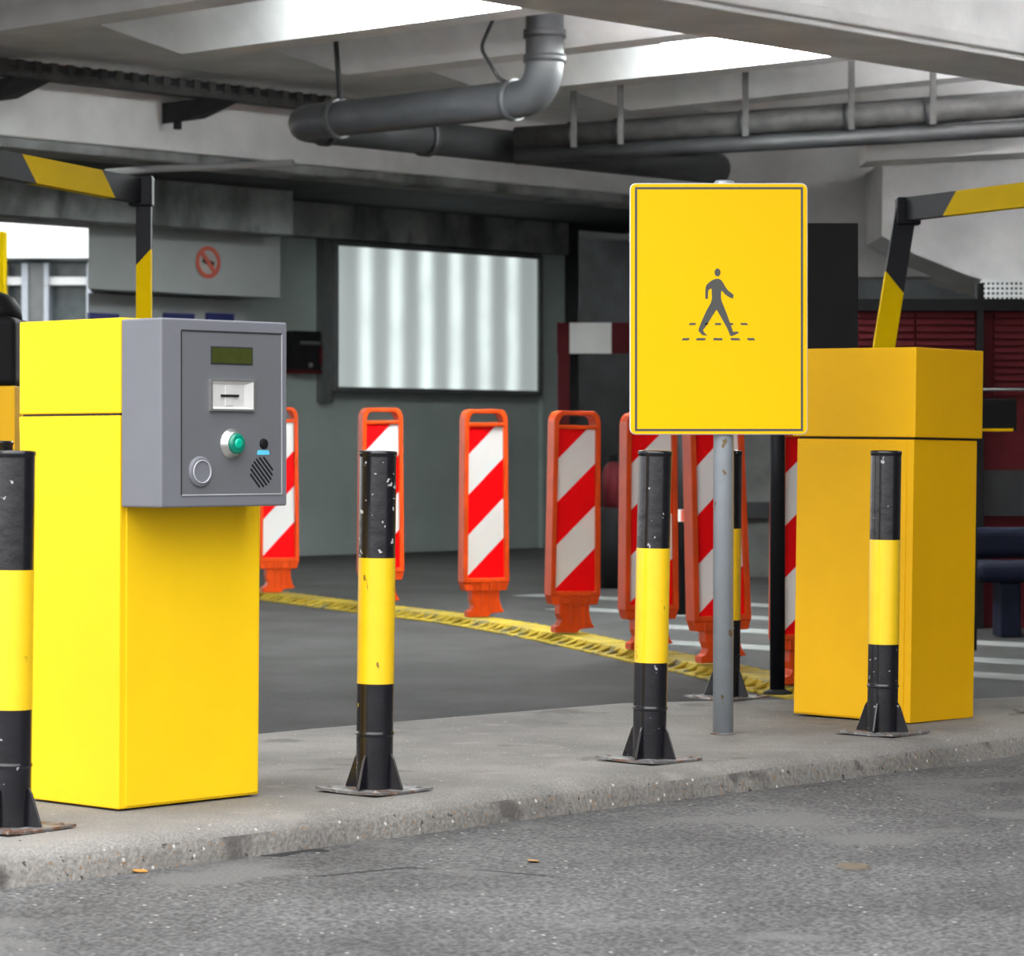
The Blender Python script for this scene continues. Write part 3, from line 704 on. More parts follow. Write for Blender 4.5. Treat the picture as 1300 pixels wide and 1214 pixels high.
# pilasters and head band around the light box
m = MB(); gbox(m, u_on(410, WV - .1), u_on(424, WV - .1), WV - 0.10, WV, 1.5, 3.35, M['alu']); struct(m.build('trim_3'))
m = MB(); gbox(m, u_on(689, WV - .06), uR, WV - 0.06, WV, ROAD, 3.3, M['wall']); struct(m.build('trim_4'))
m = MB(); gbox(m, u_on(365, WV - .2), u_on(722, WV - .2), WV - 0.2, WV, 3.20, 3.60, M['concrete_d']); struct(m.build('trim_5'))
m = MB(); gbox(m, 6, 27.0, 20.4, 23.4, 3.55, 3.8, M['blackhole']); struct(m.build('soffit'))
# left: projecting upper wall face, with a recess and blue sign strips under it
VL = 22.3
m = MB(); m.prism([(u_on(112, VL), VL), (u_on(356, VL), VL), (u_on(356, VL), WV + .3), (u_on(112, WV + .3) + .1, WV + .3)], 2.52, 3.12, M['wall_l'], GM); struct(m.build('wall_left'))
m = MB(); m.prism([(u_on(112, WV - .3), WV - .3), (u_on(312, WV - .3), WV - .3), (u_on(312, WV - .3), WV + .2), (u_on(112, WV + .2) + .1, WV + .2)], ROAD, 2.50, M['wall_l'], GM); struct(m.build('wall_lower'))
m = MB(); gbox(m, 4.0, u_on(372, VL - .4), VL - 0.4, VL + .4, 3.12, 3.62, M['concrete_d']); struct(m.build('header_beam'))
VB = WV - 0.32
for (a_, b_, lab) in ((112, 150, 'dark blue sign strip behind the yellow post, left piece'), (208, 246, 'dark blue sign strip above the ticket machine, middle piece'), (262, 296, 'dark blue sign strip above the ticket machine, right piece')):
    ua, ub = u_on(a_, VB), u_on(b_, VB); Yd = G(ua, VB).y
    zt = 1 + (HY - 397) / F * Yd; m = MB(); gbox(m, ua, ub, VB - 0.02, VB + .02, zt - 0.22, zt, M['bluesign'])
    tag(m.build('blue_sign', None, 0.004, 1), lab, 'sign', 'dark blue sign strips')
# dark bay to the right of the wall
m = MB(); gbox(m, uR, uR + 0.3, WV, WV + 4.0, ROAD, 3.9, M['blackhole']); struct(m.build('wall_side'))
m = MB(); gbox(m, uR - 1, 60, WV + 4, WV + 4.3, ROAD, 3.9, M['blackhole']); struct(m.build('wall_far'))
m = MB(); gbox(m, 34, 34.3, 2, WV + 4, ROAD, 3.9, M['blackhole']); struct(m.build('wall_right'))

# light box
ua, ub = u_on(427, WV - .12), u_on(681, WV - .12)
Ya = G(ua, WV - .12).y; za, zb_ = 1 + (HY - 491) / F * Ya, 1 + (HY - 312) / F * Ya
root = thing('light_box', 'large backlit blank advertising light box with grey frame on the back wall', 'light box', G(ua, WV, za), GA)
wv = ub - ua; hv = zb_ - za
m = MB(); fw = 0.05
for q in ((-fw, -fw, wv + fw, 0.0), (-fw, hv, wv + fw, hv + fw), (-fw, 0, 0, hv), (wv, 0, wv + fw, hv)):
    m.box((q[0], -0.16, q[1]), (q[2], -0.002, q[3]), M['alu'])
m.build('frame', root, 0.004, 1)
lm = bpy.data.materials.new('backlit_diffuser'); lm.use_nodes = True
nt = lm.node_tree; N = nt.nodes; L = nt.links; b = N['Principled BSDF']; b.inputs['Base Color'].default_value = (.5, .52, .52, 1); b.inputs['Roughness'].default_value = .3
tc = N.new('ShaderNodeTexCoord'); sx = N.new('ShaderNodeSeparateXYZ'); L.new(tc.outputs['Object'], sx.inputs['Vector'])
def mn(op, a, bb=None, c=None):
    n = N.new('ShaderNodeMath'); n.operation = op
    for i, q in enumerate((a, bb, c)):
        if q is None: continue
        if isinstance(q, (int, float)): n.inputs[i].default_value = q
        else: L.new(q, n.inputs[i])
    return n.outputs[0]
wob = N.new('ShaderNodeTexNoise'); wob.inputs['Scale'].default_value = 2.2; L.new(tc.outputs['Object'], wob.inputs['Vector'])
xx = mn('DIVIDE', sx.outputs['X'], wv)                       # 0..1
ph = mn('MULTIPLY_ADD', xx, 6.75 * 2 * PI, -2 * PI * 0.90)
cs = mn('COSINE', ph); cs = mn('MULTIPLY_ADD', cs, 0.5, 0.5); cs = mn('POWER', cs, 1.6)
ed = mn('MINIMUM', mn('MULTIPLY', xx, 7.0), mn('MULTIPLY', mn('SUBTRACT', 1.0, xx), 7.0)); ed = mn('MINIMUM', ed, 1.0); ed = mn('MAXIMUM', ed, 0.15)
st_ = mn('MULTIPLY', cs, ed); st_ = mn('MULTIPLY', st_, mn('MULTIPLY_ADD', wob.outputs['Fac'], 1.1, 0.45))
EM = mn('MULTIPLY_ADD', st_, 0.33, 0.165)
b.inputs['Emission Color'].default_value = (0.88, 1.0, 0.98, 1); L.new(EM, b.inputs['Emission Strength'])
m = MB(); m.box((0, -0.13, 0), (wv, -0.11, hv), lm); m.build('diffuser', root)
EMN = EM.node

# fire alarm box
ua, ub = u_on(366, WV - .05), u_on(402, WV - .05); Ya = G(ua, WV).y
root = thing('call_box', 'small black wall box with red edge, just right of the ticket machine', 'box', G(ua, WV, 1 + (HY - 474) / F * Ya), GA)
w_ = ub - ua; h_ = 54 / F * Ya
m = MB(); m.box((0, -0.12, 0.03), (w_, -0.002, h_), M['black']); m.build('casing', root, 0.01, 2)
m = MB(); m.box((0, -0.13, 0), (w_, -0.004, 0.035), M['red_d']); m.box((w_ - .03, -0.128, 0.1), (w_ + .004, -0.01, h_ * .65), M['red_d']); m.build('red_edge', root)
m = MB(); m.box((0.10, -0.126, h_ * .68), (w_ - .02, -0.1, h_ * .76), M['alu']); m.build('strip', root)
m = MB(); m.lathe([(0.025, 0), (0.022, 0.02)], M['chrome'], 16, Matrix.Translation((w_ * .6, -.12, h_ * .2)) @ Matrix.Rotation(PI / 2, 4, 'X')); m.build('button', root)

# round no smoking sign
uc = u_on(265, VL - .02); Yc = G(uc, VL).y; zc = 1 + (HY - 333) / F * Yc; R_ = 20.5 / F * Yc
root = thing('no_smoking_sign', 'round red and white no smoking sign on the pale upper wall', 'sign', G(uc, VL - 0.002, zc), GA)
NM = Matrix(((1, 0, 0, 0), (0, 0, -1, 0), (0, 1, 0, 0), (0, 0, 0, 1)))
m = MB(); m.lathe([(R_, 0), (R_, 0.008)], mat('sign_white', (0.42, 0.38, 0.36), .5), 36, NM); m.build('disc', root)
m = MB(); m.box((-R_ * .45, -.028, .008), (R_ * .5, .028, .010), M['dark'], NM @ Matrix.Rotation(math.radians(-20), 4, 'Z')); m.build('cigarette_mark', root)
m = MB(); n_ = 40; vs = []; fs = []
for rr in (R_ * .74, R_ * 1.0):
    for zz in (.008, .014):
        for i in range(n_): vs.append((rr * math.cos(2 * PI * i / n_), rr * math.sin(2 * PI * i / n_), zz))
for i in range(n_):
    j = (i + 1) % n_
    fs += [(i, j, n_ + j, n_ + i), (2 * n_ + i, 2 * n_ + j, 3 * n_ + j, 3 * n_ + i), (n_ + i, n_ + j, 3 * n_ + j, 3 * n_ + i), (i, j, 2 * n_ + j, 2 * n_ + i)]
m.add(vs, fs, M['red_s'], NM)
m.box((-R_ * .8, -.022, .008), (R_ * .8, .022, .0145), M['red_s'], NM @ Matrix.Rotation(math.radians(-48), 4, 'Z'))
m.build('red_ring', root)

# round ceiling downlight under the soffit
p = at(587, 235, 3.50)
root = thing('ceiling_downlight', 'small bright oval downlight under the dark soffit above the light box', 'ceiling light', p, 0)
m = MB(); m.lathe([(0.17, 0.0), (0.19, 0.05)], M['alu'], 28, cap=True); m.build('rim', root)
m = MB(); m.lathe([(0.10, -0.02), (0.15, -0.005), (0.155, 0.001)], M['downlight'], 28); m.build('lens', root)

# ------------------------------------------------------------------ ceiling lamps on the rib sides
def rib_lamp(u, pxl, pyl, v1, label):
    v0 = v_on(pxl, u - .3) if label != 'x' else 14.0
    root = thing('ceiling_lamp', label, 'ceiling light', G(u - 0.30, v1, 3.60), GA + PI / 2, 'long lamps beside the ceiling ribs')
    Lh = v0 - v1
    m = MB(); m.box((0, -0.02, 0.19), (Lh, 0.18, 0.25), M['white']); m.build('tray', root, 0.004, 1)
    pr = [(0, 0), (Lh - .5, 0.02), (Lh - .12, 0.08), (Lh, 0.15), (Lh, 0.17), (Lh - 0.05, 0.19), (0, 0.19)]
    m = MB(); m.prism(pr, -0.02, 0.16, M['lamp_on'], Matrix(((1, 0, 0, 0), (0, 0, 1, 0), (0, 1, 0, 0), (0, 0, 0, 1)))); m.build('diffuser', root, 0.008, 2)
rib_lamp(13.2, 405, 12, 10.80, 'long glowing ceiling lamp at top centre, left of the downpipe')
rib_lamp(16.2, 858, 70, 10.80, 'long glowing ceiling lamp above the yellow sign, right of the downpipe')

for ul in LATER:
    rib_lamp(ul, 405, 12, 10.80, 'x')
for i_, o in enumerate([o for o in bpy.data.objects if o.get('label') == 'x']):
    o['label'] = ('ceiling lamp above the picture, over the ticket machine side', 'ceiling lamp above the picture, one bay nearer than the ticket machine lamp', 'ceiling lamp above the picture, two bays nearer', 'ceiling lamp above the picture, nearest of all bays')[i_]
def add_fill_batten(u, v, z, label, name='fill_batten'):  # unseen tube lamps added to brighten the inner walls and bay
    root = thing(name, label, 'ceiling light', G(u, v, z), GA + PI / 2, 'added fill tube lights out of the picture')
    m = MB(); m.box((-0.8, -0.09, -0.04), (0.8, 0.09, 0.0), M['white']); m.build('tray', root, 0.004, 1)
    m = MB(); m.tube([(-.76, 0, -.07), (.76, 0, -.07)], .045, M['fill_tube'], 12); m.build('tube', root)
add_fill_batten(12.5, 20.0, CZ, 'added fill tube light behind the far beam, at the ticket machine side')
add_fill_batten(16.5, 19.6, CZ, 'added fill tube light behind the far beam, ahead of the light box left half')
add_fill_batten(20.5, 19.6, CZ, 'added fill tube light behind the far beam, ahead of the light box right half')
add_fill_batten(31.5, 24.8, CZ, 'added fill tube light deep in the dark bay behind the yellow sign')
def fill_uplight(u, v, z, label):  # out-of-view lamp added to brighten the right interior
    root = thing('fill_trough_light', label, 'ceiling light', G(u, v, z), GA + PI / 2, 'added fill trough lights out of the picture')
    m = MB(); m.box((-1.1, -0.16, 0.0), (1.1, 0.16, 0.02), M['white']); m.box((-1.1, -0.17, 0.0), (1.1, -0.16, 0.07), M['white']); m.box((-1.1, 0.16, 0.0), (1.1, 0.17, 0.07), M['white']); m.build('trough', root)
    m = MB(); m.tube([(-1.05, 0, .05), (1.05, 0, .05)], .025, M['fill_up'], 12); m.build('tube', root)
    m = MB(); m.box((-.9, -.01, .02), (-.88, .01, CZ - z), M['alu']); m.build('hanger_rod', root); m = MB(); m.box((.88, -.01, .02), (.9, .01, CZ - z), M['alu']); m.build('hanger_rod', root)
fill_uplight(22.5, 14.0, 3.45, 'added upward fill trough light past the right picture edge, deep inside')
root = thing('fill_cove_light', 'long added fill cove light under the overhang, past the right picture edge', 'ceiling light', G(12.2, 6.4, 3.55), GA)  # unseen fill lamp added for the front face of the edge beam
m = MB(); m.box((0, -.14, 0), (8, .17, .012), M['white']); m.box((0, -.15, 0), (8, -.14, .05), M['white']); m.build('trough', root)
m = MB(); m.tube([(.1, .02, .035), (7.9, .02, .035)], .018, M['fill_cove2'], 10); m.build('tube', root)
m = MB(); m.box((1, -.01, .01), (1.02, .01, .35), M['alu']); m.build('hanger_rod', root); m = MB(); m.box((7, -.01, .01), (7.02, .01, .35), M['alu']); m.build('hanger_rod', root)
# fill light added to brighten the ceiling, hidden behind the edge beam
root = thing('fill_cove_light', 'long added fill cove light along the inner face of the edge beam', 'ceiling light', G(10.4, 10.98, 3.47), GA)
m = MB(); m.box((0, -.17, 0), (12, .14, .012), M['white']); m.box((0, .14, 0), (12, .15, .05), M['white']); m.build('trough', root)
m = MB(); m.tube([(.1, -.02, .035), (11.9, -.02, .035)], .018, M['fill_cove'], 10); m.build('tube', root)
# ------------------------------------------------------------------ pipes
PU, PV, PZ = 14.3, 15.4, 3.26
root = thing('drain_pipe', 'thick grey drain pipe that bends down from the ceiling and round a corner', 'pipe', (0, 0, 0))
RP = 0.122
path = round_path([G(PU, 13.05, 3.86), G(PU, 13.05, PZ), G(PU, PV, PZ), G(18.95, PV, PZ)], 0.24, 10)
i1 = next(i for i, q in enumerate(path) if (q - G(PU, PV, PZ)).length < 0.3) 
m = MB(); m.tube(path[:i1 + 6], RP, M['pipe'], 24); m.build('pipe_run', root)
m = MB(); m.tube(path[i1 + 5:], RP, M['pipe_d'], 24); tag(m.build('pipe_run', root), 'darker run heading away along the beam')
def ring(p, d, r, L_, mm, parent, name='coupling'):
    m = MB(); d = d.normalized(); m.tube([p - d * L_ / 2, p + d * L_ / 2], r, mm, 24); return m.build(name, parent)
ring(G(PU, 13.05, 3.66), Vector((0, 0, 1)), RP + .014, .05, M['pipe'], root)
ring(G(PU, 13.05, 3.50), Vector((0, 0, 1)), RP + .014, .05, M['pipe'], root)
ring(G(PU, 13.32, PZ), SV, RP + .014, .05, M['pipe'], root); ring(G(PU, 14.95, PZ), SV, RP + .014, .05, M['pipe'], root)
ring(G(PU + .3, PV, PZ), T, RP + .014, .05, M['pipe_d'], root); ring(G(PU + 1.3, PV, PZ), T, RP + .016, .06, M['pipe_d'], root)
m = MB(); m.tube(round_path([G(PU - .02, 13.45, 3.85), G(PU - .12, 13.5, 3.6), G(PU - .1, 13.35, 3.38), G(PU, 13.33, 3.37)], .05), .012, M['pipe_d'], 8); m.build('hanger_wire', root)
m = MB(); vs_ = v_on(432, PU); m.tube([G(PU, vs_ + .05, 3.85), G(PU, vs_, 3.37)], .018, M['pipe_d'], 8); m.build('hanger_strap', root)

# cable tray along the far beam with its brackets
root = thing('cable_tray', 'long dark grimy cable tray fixed along the far concrete beam, upper left', 'cable tray', (0, 0, 0))
tv = 17.3
m = MB(); gbox(m, 9.0, u_on(475, tv), tv - .05, tv + .10, 3.66, 3.72, M['rust'])
m.tube([G(9.0, tv - .02, 3.75), G(u_on(480, tv), tv - .02, 3.74)], .035, M['pipe_d'], 10); m.tube([G(9.0, tv + .06, 3.76), G(u_on(480, tv), tv + .06, 3.75)], .03, M['rust'], 10)
uu = 9.0
while uu < u_on(470, tv): 
    gbox(m, uu, uu + .06, tv - .06, tv + .1, 3.70, 3.78, M['rust']); uu += .15
m.build('tray', root)
for a_ in (40, 280):
    u = u_on(a_, tv); m = MB()
    tb = 17.62; m.hexa([(u - .16, tb, 3.50), (u + .12, tb, 3.55), (u + .12, 17.79, 3.55), (u - .16, 17.79, 3.50)], [(u - .16, tv, 3.66), (u + .19, tv, 3.66), (u + .19, 17.79, 3.66), (u - .16, 17.79, 3.66)], M['dark'], GM)
    m.box((u - .16, tb, 3.45), (u - .11, tb + .04, 3.53), M['dark'], GM); m.build('bracket', root)
# grimy pipe bundle on rods at the right
root = thing('pipe_bundle', 'dark grimy pipe bundle hanging on rods across the upper right', 'pipe', (0, 0, 0))
a_ = at(655, 176, 3.28); b_ = at(1330, 132, 3.40)
m = MB(); m.tube([a_, b_], 0.085, M['rust'], 14); m.build('pipe', root)
m = MB(); m.tube([a_ + Vector((.1, .3, .02)), b_ + Vector((.1, .3, .05))], 0.10, M['pipe_d'], 14); m.build('pipe', root)
m = MB(); m.tube([a_ + Vector((0, .0, -.13)), b_ + Vector((.0, .0, -.16))], 0.06, M['pipe_d'], 12); m.build('pipe', root)
for px in (728, 787, 945, 1079, 1182):
    t_ = (px - 655) / 675.0; q = a_.lerp(b_, t_); q = q * (((px - 650) / F) and 1)
    # parameter corrected for perspective
    lo, hi = 0.0, 1.0
    for _ in range(40):
        mid = (lo + hi) / 2; r_ = a_.lerp(b_, mid)
        if 650 + F * r_.x / r_.y < px: lo = mid
        else: hi = mid
    q = a_.lerp(b_, lo)
    m = MB(); m.box((q.x - .022, q.y - .11, q.z - .10), (q.x + .022, q.y - .085, CZ), M['rust']); m.build('hanger_rod', root)
    ring(q, b_ - a_, .10, .06, M['pipe_d'], root, 'pipe_clamp')
# thin pale conduit under the left soffit
m = MB(); m.tube([at(135, 219, 3.18), at(200, 214, 3.18), at(272, 212, 3.18), at(372, 207, 3.18)], 0.028, M['concrete_g'], 10)
tag(m.build('conduit'), 'thin pale conduit running above the left height frame', 'pipe')

# ------------------------------------------------------------------ right hand concrete masses
m = MB(); a_ = atd(918, 352, 24.6); b_ = atd(1500, 352, 24.6)
m.prism([(a_.x, a_.y), (b_.x, b_.y), (b_.x, b_.y + 0.4), (a_.x, a_.y + 0.4)], 2.41, 3.84, M['concrete_g']); struct(m.build('upstand_wall'))
# sloping ramp underside that dips towards the right
m = MB()
P = [atd(1120, 205, 23.5), atd(1120, 300, 23.5), atd(1160, 322, 23.5), atd(1230, 350, 23.5), atd(1310, 372, 23.5), atd(1600, 450, 23.5), atd(1600, 205, 23.5)]
Q = [q + Vector((0, 1.6, 0)) for q in P]; n = len(P)
m.add(P + Q, [tuple(range(n)), tuple(range(n, 2 * n))] + [(i, (i + 1) % n, n + (i + 1) % n, n + i) for i in range(n)], M['concrete_g']); struct(m.build('ramp_slab'))
m = MB(); a_ = atd(1100, 176, 22.0); b_ = atd(1600, 168, 20.5)
m.hexa([(a_.x, a_.y, 3.10), (b_.x, b_.y, 3.10), (b_.x, b_.y + .5, 3.10), (a_.x, a_.y + .5, 3.10)], [(a_.x, a_.y, 3.27), (b_.x, b_.y, 3.27), (b_.x, b_.y + .5, 3.27), (a_.x, a_.y + .5, 3.27)], M['concrete_w']); struct(m.build('ramp_edge_beam'))

# ------------------------------------------------------------------ height limit frames in black and amber
def slat(m, p, q, w, d, cuts, slant=0.5, axis='h'):
    """rectangular bar from p to q with slanted coloured bands; cuts = [(t0, t1)] of amber"""
    p = Vector(p); q = Vector(q); ax = (q - p); L_ = ax.length; ax.normalize()
    side = Vector((0, -1, 0)) if axis == 'v' else Vector((0, 0, 1)).cross(ax).normalized()
    if side.y > 0: side = -side
    up = ax.cross(side).normalized()
    if axis != 'v' and up.z < 0: up = -up
    ts = [0.0]; cols = []
    for a, b in cuts: ts += [a, b]; cols += ['k', 'y']
    ts.append(1.0); cols.append('k')
    for i in range(len(ts) - 1):
        t0, t1 = ts[i], ts[i + 1]; c = M['frame_yel'] if cols[i] == 'y' else M['frame_blk']
        s0 = slant * w * (0 if i == 0 else 1); s1 = slant * w * (0 if i == len(ts) - 2 else 1)
        vs = []
        for sd in (-d / 2, d / 2):
            for (t, sl, uo) in ((t0, s0, -1), (t1, s1, -1), (t1, s1, 1), (t0, s0, 1)):
                vs.append(p + ax * (t * L_ + sl * uo) + up * (uo * w / 2) + side * sd)
        m.add(vs, [(3, 2, 1, 0), (4, 5, 6, 7), (0, 1, 5, 4), (1, 2, 6, 5), (2, 3, 7, 6), (3, 0, 4, 7)], c)
# left frame
pt = atd(183, 243, 14.0); g0 = Vector((pt.x, pt.y, ROAD))
root = thing('height_frame', 'black and yellow striped height limit frame at upper left', 'height barrier', g0)
m = MB(); 
slat(m, (0, 0, 0), (0, 0, pt.z - ROAD + .03), .068, .06, [(0.27, 0.40), (0.545, 0.855)], 0.55, 'v'); m.build('post', root)
end = atd(-190, 172, 12.0) - g0; st0 = atd(178, 243, 14.0) - g0
Lb = (end - st0).length
def tpx(px):
    lo, hi = 0.0, 1.0
    for _ in range(40):
        mid = (lo + hi) / 2; r_ = st0.lerp(end, mid) + g0
        if 650 + F * r_.x / r_.y > px: lo = mid
        else: hi = mid
    return lo
m = MB(); slat(m, st0, end, .115, .06, [(tpx(131), tpx(30)), (tpx(-40), tpx(-120))], 0.5, 'h'); m.build('crossbar', root)
m = MB(); q = st0; m.box((q.x - .05, q.y - .05, q.z - .07), (q.x + .06, q.y + .05, q.z + .07), M['frame_blk']); m.build('corner_bracket', root, .008, 2)
# right frame
pt = atd(1150, 266, 15.3); g0 = Vector((pt.x - 0.37, pt.y, ROAD))
root = thing('height_frame', 'black and amber striped height limit frame at upper right behind the cabinet', 'height barrier', g0)
m = MB(); slat(m, (0, 0, 0), (0.37, 0, pt.z - ROAD), .105, .06, [(0.25, 0.40), (0.55, 0.84)], -0.45, 'v'); m.build('post', root)
end = atd(1480, 226, 13.2) - g0; st0 = pt - g0
def tpx2(px):
    lo, hi = 0.0, 1.0
    for _ in range(40):
        mid = (lo + hi) / 2; r_ = st0.lerp(end, mid) + g0
        if 650 + F * r_.x / r_.y < px: lo = mid
        else: hi = mid
    return lo
m = MB(); slat(m, st0, end, .115, .06, [(tpx2(1212), tpx2(1330)), (tpx2(1400), tpx2(1450))], 0.55, 'h'); m.build('crossbar', root)
m = MB(); q = st0; m.box((q.x - .05, q.y - .05, q.z - .08), (q.x + .07, q.y + .05, q.z + .06), M['frame_blk']); m.build('corner_bracket', root, .008, 2)

# ------------------------------------------------------------------ things in the dark bay
p = atd(716, 700, 27.0)
root = thing('barrier_board', 'red and white banded barrier board on a dark red post in the dark bay', 'barrier', Vector((p.x, 27.0, ROAD)))
m = MB(); h0, h1 = 1 + (HY - 449) / F * 27 - ROAD, 1 + (HY - 410) / F * 27 - ROAD
def bx_(px): return (px - 716) / F * 27
for i, (a_, b_, mm) in enumerate(((707, 723, M['red_d']), (723, 776, M['white']), (776, 829, M['red_d']), (829, 882, M['white']), (882, 935, M['red_d']))):
    m.box((bx_(a_), -.05, h0), (bx_(b_), 0, h1), mm)
m.build('board', root)
m = MB(); m.box((bx_(708), -.04, 0), (bx_(723), .04, h0), M['red_d']); m.build('post', root)
m = MB(); m.box((bx_(900), -.04, 0), (bx_(915), .04, h0), M['red_d']); m.build('post', root)
# black post with reflective tape
p = at(864, 781, ROAD)
root = thing('black_post', 'slim black post with white and red tape between two delineators', 'post', p)
m = MB(); m.lathe([(.042, 0), (.042, 1.5)], M['black'], 20); m.build('tube', root)
m = MB(); m.lathe([(.044, .62), (.044, .70)], M['white'], 20, cap=False); m.build('tape', root)
m = MB(); m.lathe([(.0445, .62), (.0445, .70)], M['red_s'], 8, Matrix.Rotation(0, 4, 'Z'), cap=False); 
for f_ in range(len(m.f)): pass
m = MB()
vs = []; fs = []
for k in range(9):
    a = -PI / 2 + PI / 2 * k / 8; vs += [(.0455 * math.cos(a), .0455 * math.sin(a), .622), (.0455 * math.cos(a), .0455 * math.sin(a), .698)]
for k in range(8): fs.append((2 * k, 2 * k + 2, 2 * k + 3, 2 * k + 1))
m.add(vs, fs, M['red_s']); m.build('red_tape', root)
# red extinguisher drum on dark stand
p = atd(778, 700, 24.0)
root = thing('fire_extinguisher', 'dark red extinguisher on a black stand seen between two delineators', 'fire extinguisher', Vector((p.x, 24.0, ROAD)))
m = MB(); m.lathe([(.12, 0), (.12, .60), (.10, .64)], M['black'], 20); m.build('stand', root)
m = MB(); m.lathe([(.085, .64), (.085, .92), (.06, .97), (.03, 1.0)], M['red_d'], 20); m.build('cylinder', root)
m = MB(); m.lathe([(.03, .99), (.03, 1.04), (.05, 1.06)], M['black'], 12); m.build('valve', root)
# grey-green low wall in the bay seen between leaning delineator and black pole
m = MB(); a_ = atd(930, 700, 26); 
m.box((a_.x, 26, ROAD), (a_.x + .9, 26.4, 1.3), M['concrete_p']); m.box((a_.x, 25.9, .42), (a_.x + .9, 26.0, .56), M['dark']); struct(m.build('parapet'))
# dark red shutter kiosk at the right
KY = 18.6
def kx(px): return (px - 650) / F * KY
def kz(py): return 1 + (HY - py) / F * KY
root = thing('shutter_kiosk', 'dark red kiosk with ribbed roller shutters behind the right cabinet', 'kiosk', Vector((kx(1085), KY, ROAD)))
ox, oz = kx(1085), ROAD
m = MB(); m.box((0, 0.02, 0), (kx(1500) - ox, 2.5, kz(395) - oz), M['red_d']); m.build('body', root)
for a_, b_ in ((1090, 1160), (1163, 1238), (1262, 1380)):
    m = MB(); z_ = kz(396) - oz
    while z_ > kz(500) - oz:
        m.box((kx(a_) - ox, -.01, z_ - .035), (kx(b_) - ox, .03, z_ - .008), M['red_d']); z_ -= .043
    m.build('shutter', root)
m = MB(); m.box((kx(1239) - ox, -.06, 0), (kx(1247) - ox, .02, kz(360) - oz), M['black']); m.build('door_post', root)
m = MB(); m.box((kx(1243) - ox, -.03, kz(655) - oz), (kx(1400) - ox, .03, kz(597) - oz), M['dark']); m.build('dark_band', root)
m = MB(); m.tube([(kx(1240) - ox, -.08, kz(495) - oz), (kx(1400) - ox, -.08, kz(495) - oz)], .008, M['alu'], 8); m.build('rail', root)
m = MB(); m.box((0, -.05, kz(395) - oz), (kx(1500) - ox, 2.5, kz(380) - oz), M['black']); m.build('roof_edge', root)
# louvred vent above kiosk
a_ = atd(1246, 382, 20.0); b_ = atd(1340, 357, 20.0)
root = thing('vent_grille', 'pale grey meshed vent grille under the ramp at the right edge', 'vent', Vector((a_.x, 20.0, a_.z)))
m = MB(); w_, h_ = b_.x - a_.x, b_.z - a_.z
m.box((0, 0.01, 0), (w_, .05, h_), M['dark']); m.build('backing', root)
m = MB()
for k in range(5): m.box((0, -.01, h_ * k / 4 - .008), (w_, .01, h_ * k / 4 + .008), M['concrete_g'])
for k in range(17): m.box((w_ * k / 16 - .006, -.012, 0), (w_ * k / 16 + .006, .008, h_), M['concrete_g'])
m.build('grille', root)
# small dark sign with amber edge
a_ = atd(1240, 547, 16.5); b_ = atd(1291, 506, 16.5)
root = thing('dark_notice_box', 'small black box with amber lower edge right of the yellow cabinet', 'box', Vector((a_.x, 16.5, ROAD)))
m = MB(); zA, zB = a_.z - ROAD, b_.z - ROAD; w_ = b_.x - a_.x
m.box((0, 0, zA), (w_, .12, zB), M['black']); m.build('casing', root, .006, 1)
m = MB(); m.box((0, -.004, zA - .002), (w_ - .02, .1, zA + .012), M['frame_yel']); m.build('amber_edge', root)
m = MB(); m.box((-.035, .03, 0), (.005, .09, zA + .05), M['black']); m.build('stand', root)
# navy padded seat
c_ = at(1300, 811, ROAD)
root = thing('padded_seat', 'dark navy padded seat on a block leg at the right edge', 'seat', Vector((c_.x, c_.y, ROAD)))
yy = c_.y
def pz(py): return 1 + (HY - py) / F * yy - ROAD
m = MB(); m.box((-.27, 0, pz(740)), (.35, .5, pz(714)), M['navy']); m.build('seat', root, .05, 4)
m = MB(); m.box((-.27, .42, pz(712)), (.2, .56, pz(672)), M['navy']); m.build('backrest', root, .05, 4)
m = MB(); m.box((-.12, .1, 0), (-.0, .4, pz(740)), M['navy']); m.build('leg', root, .01, 2)
m = MB(); m.box((.2, .1, 0), (.3, .4, pz(740)), M['navy']); m.build('leg', root, .01, 2)

# second machine at the far left: dark top, yellow lower block
a_ = atd(-60, 560, 13.0); b_ = atd(19, 490, 13.0)
root = thing('ticket_machine', 'yellow machine with dark hood cut by the left picture edge, behind', 'ticket machine', Vector((a_.x, 13.0, ROAD)))
w_ = b_.x - a_.x; z1 = b_.z - ROAD
m = MB(); m.box((0, 0, .0), (w_, .4, z1), Y_); m.build('body', root, .004)
m = MB(); m.box((0.01, -.02, z1), (w_ + .005, .42, atd(0, 402, 13).z - ROAD), M['black']); m.build('hood', root, .03, 4)
m = MB(); m.lathe([(.13, 0), (.125, .05), (.09, .1), (.03, .125)], M['black'], 20, Matrix.Translation((w_ - .13, .2, atd(0, 404, 13).z - ROAD))); m.build('dome', root)

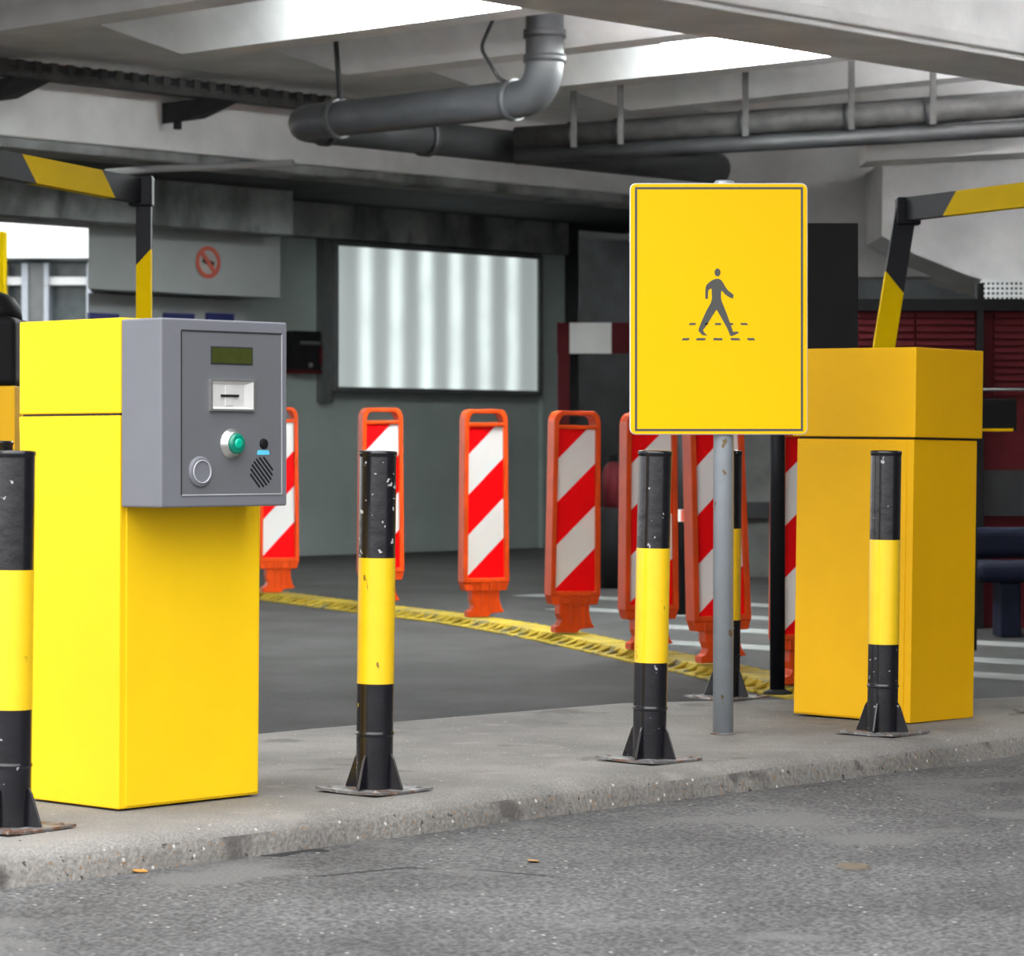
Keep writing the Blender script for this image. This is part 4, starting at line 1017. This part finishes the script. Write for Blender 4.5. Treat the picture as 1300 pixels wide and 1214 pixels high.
# ------------------------------------------------------------------ outside, far left: a pale building in daylight
BY = 46.0
def ox_(px): return (px - 650) / F * BY
def oz_(py): return 1 + (HY - py) / F * BY
root = thing('office_building', 'bright white fascia building with grey windows outside at far left', 'building', Vector((ox_(-400), BY, ROAD)))
bx0 = ox_(-400)
W_ = mat('sunlit_white_fascia', (0.85, 0.87, 0.86), .6, var=.03)
m = MB(); m.box((0, 0.3, 0), (ox_(300) - bx0, 3, oz_(200)), M['glass']); m.build('wall', root)
m = MB(); m.box((0, -.5, oz_(330) - ROAD), (ox_(300) - bx0, .4, oz_(285) - ROAD), W_); m.build('fascia', root)
m = MB(); m.box((0, -.1, oz_(362) - ROAD), (ox_(300) - bx0, .35, oz_(352) - ROAD), W_); m.build('sill_band', root)
for a_, b_ in ((-40, -30), (2, 8), (30, 38), (58, 64), (112, 118)):
    m = MB(); m.box((ox_(a_) - bx0, -.2, 0), (ox_(b_) - bx0, .4, oz_(335) - ROAD), M['post']); m.build('mullion', root)
m = MB(); m.box((ox_(38) - bx0, -.15, 0), (ox_(57) - bx0, .4, oz_(335) - ROAD), M['alu']); m.build('column', root)
p = atd(2, 331, 26.0)
m = MB(); m.box((p.x - .25, 26, ROAD), (p.x + .015, 26.2, 2.88), M['frame_yel']); tag(m.build('yellow_pillar'), 'thin sliver of a yellow pillar at the far left edge', 'pillar')

# ------------------------------------------------------------------ camera, light, colour
cam = bpy.data.cameras.new('camera'); co = bpy.data.objects.new('camera', cam); C.objects.link(co)
co.location = (0, 0, 1.0); co.rotation_euler = (PI / 2, 0, 0)
cam.sensor_width = 36; cam.lens = F / 1300 * 36; cam.shift_y = -(607 - HY) / 1300.0; cam.clip_end = 300
cam.dof.use_dof = True; cam.dof.focus_distance = 9.6; cam.dof.aperture_fstop = (cam.lens / 1000) / 0.0135
S.camera = co
w = bpy.data.worlds.new('world'); S.world = w; w.use_nodes = True
nt = w.node_tree; N = nt.nodes; L = nt.links; bg = N['Background']
tc = N.new('ShaderNodeTexCoord'); sx = N.new('ShaderNodeSeparateXYZ'); L.new(tc.outputs['Generated'], sx.inputs['Vector'])
r = N.new('ShaderNodeValToRGB'); L.new(sx.outputs['Z'], r.inputs['Fac'])
r.color_ramp.elements[0].position = 0.12; r.color_ramp.elements[0].color = (0.42, 0.42, 0.42, 1)
r.color_ramp.elements[1].position = 0.62; r.color_ramp.elements[1].color = (1.0, 1.0, 1.02, 1)
dt = N.new('ShaderNodeVectorMath'); dt.operation = 'DOT_PRODUCT'; dt.inputs[1].default_value = (-0.95, -0.1, 0.3); L.new(tc.outputs['Generated'], dt.inputs[0])
mr = N.new('ShaderNodeMapRange'); mr.inputs['From Min'].default_value = -0.9; mr.inputs['From Max'].default_value = 1.0
mr.inputs['To Min'].default_value = 1.6; mr.inputs['To Max'].default_value = 3.4; L.new(dt.outputs['Value'], mr.inputs['Value'])
L.new(mr.outputs['Result'], bg.inputs['Strength'])   # the overcast sky is brightest towards the hidden sun, on the left
L.new(r.outputs['Color'], bg.inputs['Color'])
S.view_settings.view_transform = 'Standard'; S.view_settings.look = 'None'; S.view_settings.gamma = 1.0; S.view_settings.use_curve_mapping = False
S.view_settings.exposure = 0.88
